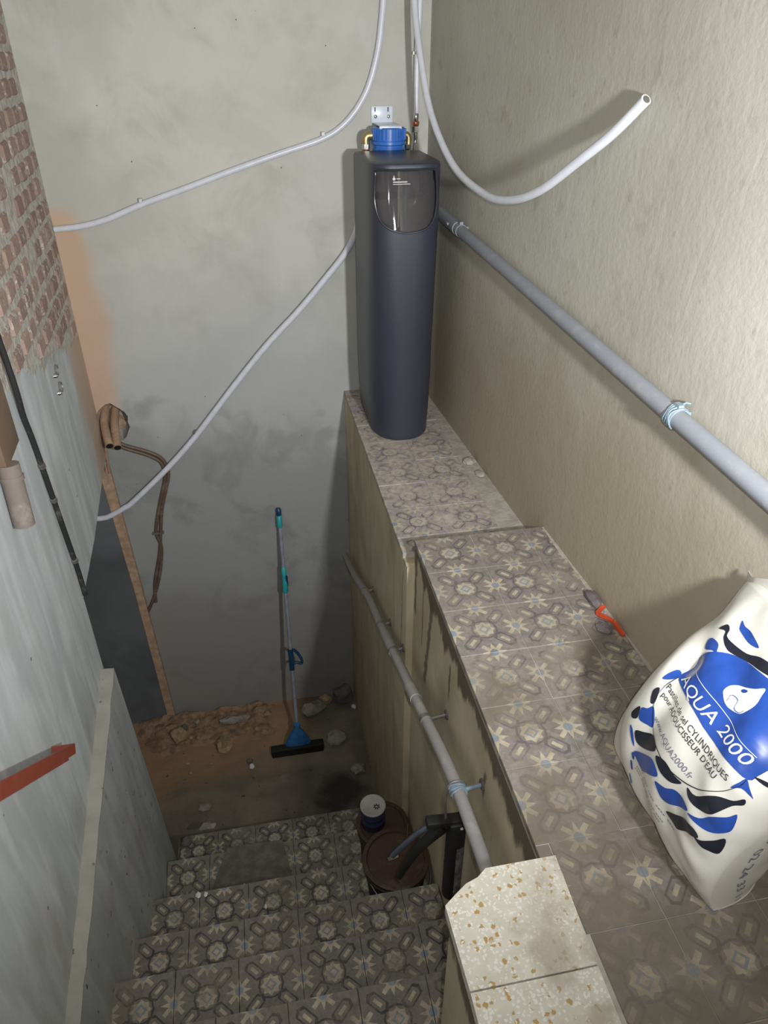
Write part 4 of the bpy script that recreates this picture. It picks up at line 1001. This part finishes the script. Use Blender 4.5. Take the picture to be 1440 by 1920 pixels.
SHAPES = [
 ('k', [(-.414, .407), (-.335, .429), (-.205, .455), (-.074, .441), (-.215, .401), (-.349, .383)]), ('b', [(-.498, .481), (-.441, .497), (-.403, .513), (-.296, .476), (-.361, .463), (-.459, .454)]),
 ('k', [(-.54, .476), (-.496, .447), (-.553, .429), (-.59, .440)]), ('k', [(-.526, .55), (-.491, .569), (-.435, .533), (-.467, .523)]), ('b', [(-.517, .399), (-.464, .396), (-.384, .36), (-.437, .368)]),
 ('b', [(-.553, .645), (-.486, .640), (-.501, .617), (-.56, .602)]), ('k', [(-.483, .703), (-.505, .732), (-.459, .747), (-.43, .732)]),
 ('b', [(-.321, .341), (-.195, .376), (-.021, .408), (.101, .389), (-.049, .35), (-.164, .325)]), ('k', [(.027, .437), (.142, .454), (.269, .447), (.355, .449), (.282, .425), (.188, .417), (.105, .422)]),
 ('b', [(.159, .373), (.27, .387), (.354, .41), (.465, .417), (.571, .409), (.467, .388), (.368, .362), (.288, .351), (.215, .359)]),
 ('k', [(.488, .463), (.587, .467), (.709, .509), (.796, .524), (.832, .543), (.848, .527), (.81, .51), (.787, .477), (.766, .463), (.713, .453), (.628, .446), (.542, .449)]),
 ('b', [(.639, .412), (.721, .422), (.78, .448), (.847, .47), (.87, .487), (.904, .441), (.874, .419), (.819, .406), (.745, .406)]),
 ('k', [(.391, .324), (.491, .351), (.601, .374), (.711, .38), (.77, .362), (.663, .347), (.572, .323), (.494, .319)]), ('k', [(.782, .361), (.827, .362), (.877, .379), (.916, .397), (.936, .346), (.891, .343), (.844, .345)]),
 ('k', [(.785, .629), (.853, .634), (.867, .62)]), ('b', [(.751, .563), (.762, .588), (.769, .607), (.813, .591), (.866, .567), (.842, .572), (.794, .578)]),
 ('k', [(-.587, .847), (-.556, .871), (-.501, .867), (-.463, .852), (-.364, .851), (-.224, .859), (-.102, .879), (.036, .886), (.107, .871), (-.092, .854), (-.284, .833), (-.371, .831), (-.47, .843), (-.517, .857)]),
 ('b', [(-.5, .904), (-.44, .9), (-.343, .902), (-.189, .894), (-.285, .884), (-.429, .886), (-.472, .892)]), ('b', [(-.589, .793), (-.566, .809), (-.473, .815), (-.416, .801), (-.381, .788), (-.441, .792), (-.526, .772)]),
 ('b', [(-.371, .325), (-.344, .335), (-.326, .312), (-.351, .311)]), ('b', [(-.355, .288), (-.341, .294), (-.306, .269), (-.323, .265)]), ('b', [(-.33, .225), (-.315, .228), (-.28, .20), (-.295, .195)])]
for c, p in SHAPES:
    cxy = sum((Vector(q) for q in p), Vector((0, 0))) / len(p); p = [tuple(cxy + (Vector(q) - cxy) * 1.16) for q in p]
    part(bag, 'wave_print', decal([closed_smooth(p, 4)], bs(.0013), ST), M_bagblue if c == 'b' else M_bagblack)
DROP = [(.032, .725), (-.013, .737), (-.022, .758), (.015, .777), (.098, .797), (.170, .818), (.224, .84), (.264, .815), (.302, .787), (.305, .757), (.275, .729), (.169, .714), (.096, .715)]
dp = part(bag, 'drop_emblem', decal([closed_smooth(DROP, 4)], bs(.0022), ST), M_bagwhite, label='white drop emblem')
part(dp, 'emblem_detail', decal([closed_smooth([(.089, .778), (.102, .789), (.14, .796), (.147, .789), (.121, .778)], 4)], bs(.0030), ST), M_bagblue)
def stroke(pts, wd):
    P2 = [Vector(p) for p in pts]; P3 = smooth_path([(p.x, p.y, 0) for p in P2], 6); a, b = [], []
    for i in range(len(P3)):
        d_ = (P3[min(i + 1, len(P3) - 1)] - P3[max(i - 1, 0)]); n_ = Vector((-d_.y * 0.41, d_.x / 0.41 * 0.41 * 1.0, 0))
        l_ = math.hypot(n_.x * .21, n_.y * .6) or 1
        n_ = n_ / l_ * wd; a.append((P3[i].x + n_.x, P3[i].y + n_.y)); b.append((P3[i].x - n_.x, P3[i].y - n_.y))
    return a + b[::-1]
part(dp, 'emblem_line', decal([stroke([(.092, .722), (.071, .745), (.154, .751), (.198, .726), (.269, .73), (.282, .747)], .0008)], bs(.0030), ST), M_bagblue)
part(bag, 'outline_print', decal([stroke([(-.474, .635), (-.471, .582), (-.423, .525), (-.242, .468), (.069, .452), (.303, .454), (.526, .48), (.694, .527), (.772, .576), (.769, .608)], .0010)], bs(.0020), ST), M_bagblack, label='thin dark outline curve')
part(bag, 'white_line', decal([stroke([(-.353, .705), (0.1, .697), (.686, .683)], .0006)], bs(.0022), ST), M_bagwhite)
part(bag, 'lettering', text_decal('AQUA 2000', bs(.0022), ST, (-.430, .640), (.690, .640), (0.01, .040)), M_bagwhite, label='white lettering AQUA 2000')
part(bag, 'lettering', text_decal('Pastilles de sel CYLINDRIQUES', bs(.0018), ST, (-.452, .588), (.691, .568), (-.012, .020)), M_bagblack, label='dark lettering naming the salt')
part(bag, 'lettering', text_decal("pour ADOUCISSEUR D'EAU", bs(.0018), ST, (-.430, .561), (.600, .543), (0, .019)), M_bagblack)
part(bag, 'lettering', text_decal('www.AQUA2000.fr', bs(.0018), ST, (-.322, .492), (.418, .478), (0.01, .020)), M_baggrey, label='thin grey web address')
# lines of fine print near the bottom seam
fine = []
for (p0, p1) in (((-.27, .320), (.56, .288)), ((-.29, .300), (.40, .262)), ((-.30, .286), (.36, .246)), ((.40, .130), (.62, .060))):
    n_ = 26
    for i in range(n_):
        if (i * 7) % 5 == 0: continue
        a = Vector(p0).lerp(Vector(p1), i / n_); b = Vector(p0).lerp(Vector(p1), (i + .72) / n_); hh = .0042
        fine.append([(a.x, a.y), (b.x, b.y), (b.x, b.y + hh), (a.x, a.y + hh)])
part(bag, 'fine_print', decal(fine, bs(.0014), ST), M_baggrey, kind='stuff')
# hand marked number on the near side
def side(k, h):
    k = min(max(k, 0.02), .98); w = (1 - k * k) ** .25; return bagk(k, w, min(max(h, 0.003), .99), -1) + Vector((0.0, -0.0022, 0.0))
part(bag, 'hand_marking', text_decal('02 24 33 11', side, (.06, .03), (.17, .34), (.32, .04), (.085, .012)), M_baggrey, label='hand written numbers')
ringp = [(0.27 + 0.09 * math.cos(a), 0.395 + 0.022 * math.sin(a)) for a in [i * math.pi / 12 for i in range(22)]]
part(bag, 'hand_marking', decal([stroke(ringp, .0012)], side, (.06, .03)), M_baggrey, label='hand drawn ring')

# ---------------------------------------------------------------- debris
def rock(name, c, s, mat, seed, label, cat, group=None, rz=0.0):
    m = chip_of((0, 0, 0), s, seed); mt = Matrix.Rotation(rz, 3, 'Z')
    m.v = [tuple(mt @ Vector(v)) for v in m.v]; lo = min(v[2] for v in m.v)
    m.v = [(v[0] + c[0], v[1] + c[1], max(v[2] - lo * 0.75, 0) + c[2]) for v in m.v]
    return solid(name, m, mat, label, cat, group, sharp=25)
# heap of ochre dust and rubble against the back wall
m = MB(); nx, ny = 60, 26; vs = []
for j in range(ny + 1):
    for i in range(nx + 1):
        x = -1.62 + 1.145 * i / nx; y = 1.72 + 0.50 * j / ny
        e = max(0, min(1, (y - 1.80 + 0.10 * noise.noise(Vector((x * 4, 1, 0)))) / 0.38)) * max(0, min(1, (-0.50 - x) / 0.2)) * max(0, min(1, (x + 1.58) / 0.2))
        h = e * (0.050 + 0.035 * noise.noise(Vector((x * 9, y * 9, 2))) + 0.02 * noise.noise(Vector((x * 25, y * 25, 2)))) + 0.010 * e
        vs.append((x, min(y, YB - 0.03), ZF - 0.018 + max(h, -0.004)))
m.add(vs, [(j * (nx + 1) + i, j * (nx + 1) + i + 1, (j + 1) * (nx + 1) + i + 1, (j + 1) * (nx + 1) + i) for j in range(ny) for i in range(nx)])
solid('rubble_heap', m, mat_stone('ochre_dust', (0.20, 0.125, 0.07), (0.34, 0.22, 0.13)), 'heap of ochre dust and crumbled plaster along the foot of the back wall', 'rubble', kind='stuff', sharp=0)
zf = ZF
rock('rubble_lump', (-1.235, 1.985, zf + 0.022), (0.055, 0.05, 0.055), M_stoneo, 1, 'yellowish mortar lump at the foot of the ochre edge strip', 'rubble')
rock('rubble_lump', (-0.945, 1.86, zf + 0.012), (0.050, 0.055, 0.045), M_stoneo, 2, 'yellowish mortar lump alone in the middle of the ochre dust', 'rubble')
rock('rubble_lump', (-0.347, 2.07, zf), (0.085, 0.06, 0.05), M_stoneg, 3, 'squarish grey stone right of the blue mop head', 'rubble', rz=0.3)
rock('rubble_lump', (-0.20, 1.80, zf), (0.075, 0.06, 0.035), M_stoneg, 5, 'flat grey stone beside the right end of the black mop bar', 'rubble')
rock('rubble_lump', (-0.106, 1.532, zf), (0.045, 0.045, 0.03), M_stoneg, 6, 'small pale stone by the inner wall next to the oil patch', 'rubble', rz=0.8)
rock('rubble_lump', (-0.245, 2.155, zf), (0.045, 0.035, 0.035), M_stoneo, 7, 'small ochre stone against the back wall right of the mop', 'rubble')
rock('rubble_lump', (-0.115, 2.13, zf), (0.075, 0.05, 0.085), M_stoned, 8, 'dark stone in the corner of back and inner wall', 'rubble')
rock('rubble_lump', (-0.055, 2.06, zf), (0.018, 0.018, 0.016), M_whitep, 9, 'tiny white pebble in the dark corner by the inner wall', 'pebble')
rock('plaster_flake', (-1.066, 1.439, zf), (0.042, 0.030, 0.010), M_stoneg, 10, 'pale plaster flake on the landing near the left wall', 'plaster flake')
rock('plaster_flake', (-1.010, 1.075, -2.102), (0.045, 0.025, 0.012), M_stoneg, 11, 'pale plaster flake lying on the lowest step', 'plaster flake', rz=0.2)
rock('rubble_lump', (-1.115, 1.00, -2.102), (0.030, 0.030, 0.022), M_stoned, 12, 'dark lump on the lowest step beside the left wall', 'rubble')
rock('plaster_flake', (-0.88, 2.04, zf + 0.05), (0.10, 0.03, 0.03), M_stoneg, 13, 'broken pale plaster piece on the dust heap under the back wall', 'plaster flake')
for k in range(10):
    x = random.uniform(-1.25, -0.62); y = random.uniform(1.70, 2.12); s_ = random.uniform(0.010, 0.022)
    rock('rubble_crumb', (x, y, zf + (0.03 if y > 1.95 else 0)), (s_ * 1.2, s_, s_ * 0.8), random.choice((M_stoneo, M_stoned, M_stoneg)), 20 + k, 'small crumb of plaster scattered in the ochre dust on the landing', 'crumb', 'plaster crumbs on the landing')
m = MB(); m.lathe([(0.001, 0), (0.012, 0.003), (0.018, 0.012), (0.018, 0.019), (0.012, 0.030), (0.001, 0.033)], (-0.774, 1.677, zf + 0.004), 20)
solid('plastic_disc', m, M_whitep, 'small round white plastic disc lying on the landing in front of the mop', 'disc')
# dusty sheet lying over the second step
m = MB(); m.prism([(-0.985, 0.385), (-0.60, 0.375), (-0.565, 0.50), (-0.60, 0.712), (-0.865, 0.722)], lambda x, y: (x, y, -1.788), lambda x, y: (x, y, -1.782))
solid('dusty_sheet', m, M_sheet, 'dust covered flat sheet with a slanting edge lying on a low step', 'sheet', sharp=20)
for k, (x, y, z, s_) in enumerate(((-0.79, 0.50, -1.782, 0.013), (-0.955, 0.338, -1.506, 0.010), (-0.925, 0.336, -1.506, 0.008), (-0.68, 0.237, -1.506, 0.007))):
    rock('paper_scrap', (x, y, z), (s_, s_ * 1.4, s_ * 0.4), M_bagwhite, 50 + k, ['largest bright white scrap, lying on the dusty sheet', 'white scrap at the nosing beside the sheet, left one of two', 'white scrap at the nosing beside the sheet, right one of two', 'tiny white speck on the middle step'][k], 'scrap', 'white scraps on the stairs')
# on the ledge
rock('plaster_chip', (0.410, 1.29, ZR), (0.028, 0.030, 0.012), M_cement, 60, 'pale plaster chip on the rear ledge against the right wall', 'plaster flake')
rock('plaster_chip', (0.425, 1.18, ZR), (0.020, 0.030, 0.008), M_cement, 64, 'thin crumbled plaster on the rear ledge, nearer than the pale chip', 'plaster flake')
rock('dirt_lump', (0.478, 0.165, 0.0), (0.022, 0.045, 0.016), M_stoned, 61, 'dark crumbly lump on the ledge just behind the red plastic piece', 'dirt')
rock('dirt_lump', (0.455, 0.035, 0.0), (0.022, 0.026, 0.008), M_stoned, 62, 'flat dark crumb on the ledge in front of the red plastic piece', 'dirt')
rock('dirt_lump', (0.020, 0.672, ZR), (0.014, 0.014, 0.010), M_stoned, 63, 'small dark crumb on the broken edge of the rear ledge', 'dirt')
rp = thing('plastic_clip', (0.483, 0.05, 0.0), 'snapped orange red plastic strip bent in a zigzag on the ledge', 'plastic strip')
zig = [Vector((0.497, 0.125, 0.008)), Vector((0.463, 0.100, 0.006)), Vector((0.492, 0.050, 0.012)), Vector((0.492, 0.045, 0.012)), Vector((0.497, -0.010, 0.006))]
for a, b in ((0, 1), (1, 2), (3, 4)):
    d_ = zig[b] - zig[a]; m = MB(); m.box((zig[a] + zig[b]) / 2, (d_.length, 0.012, 0.008), d_.to_track_quat('X', 'Z').to_matrix()); part(rp, 'strip', m, M_redpl, sharp=0)
m = MB(); m.tube([(0.452, 0.085, 0.004), (0.478, 0.060, 0.004)], 0.0018, 8); part(rp, 'metal_pin', m, M_chrome)
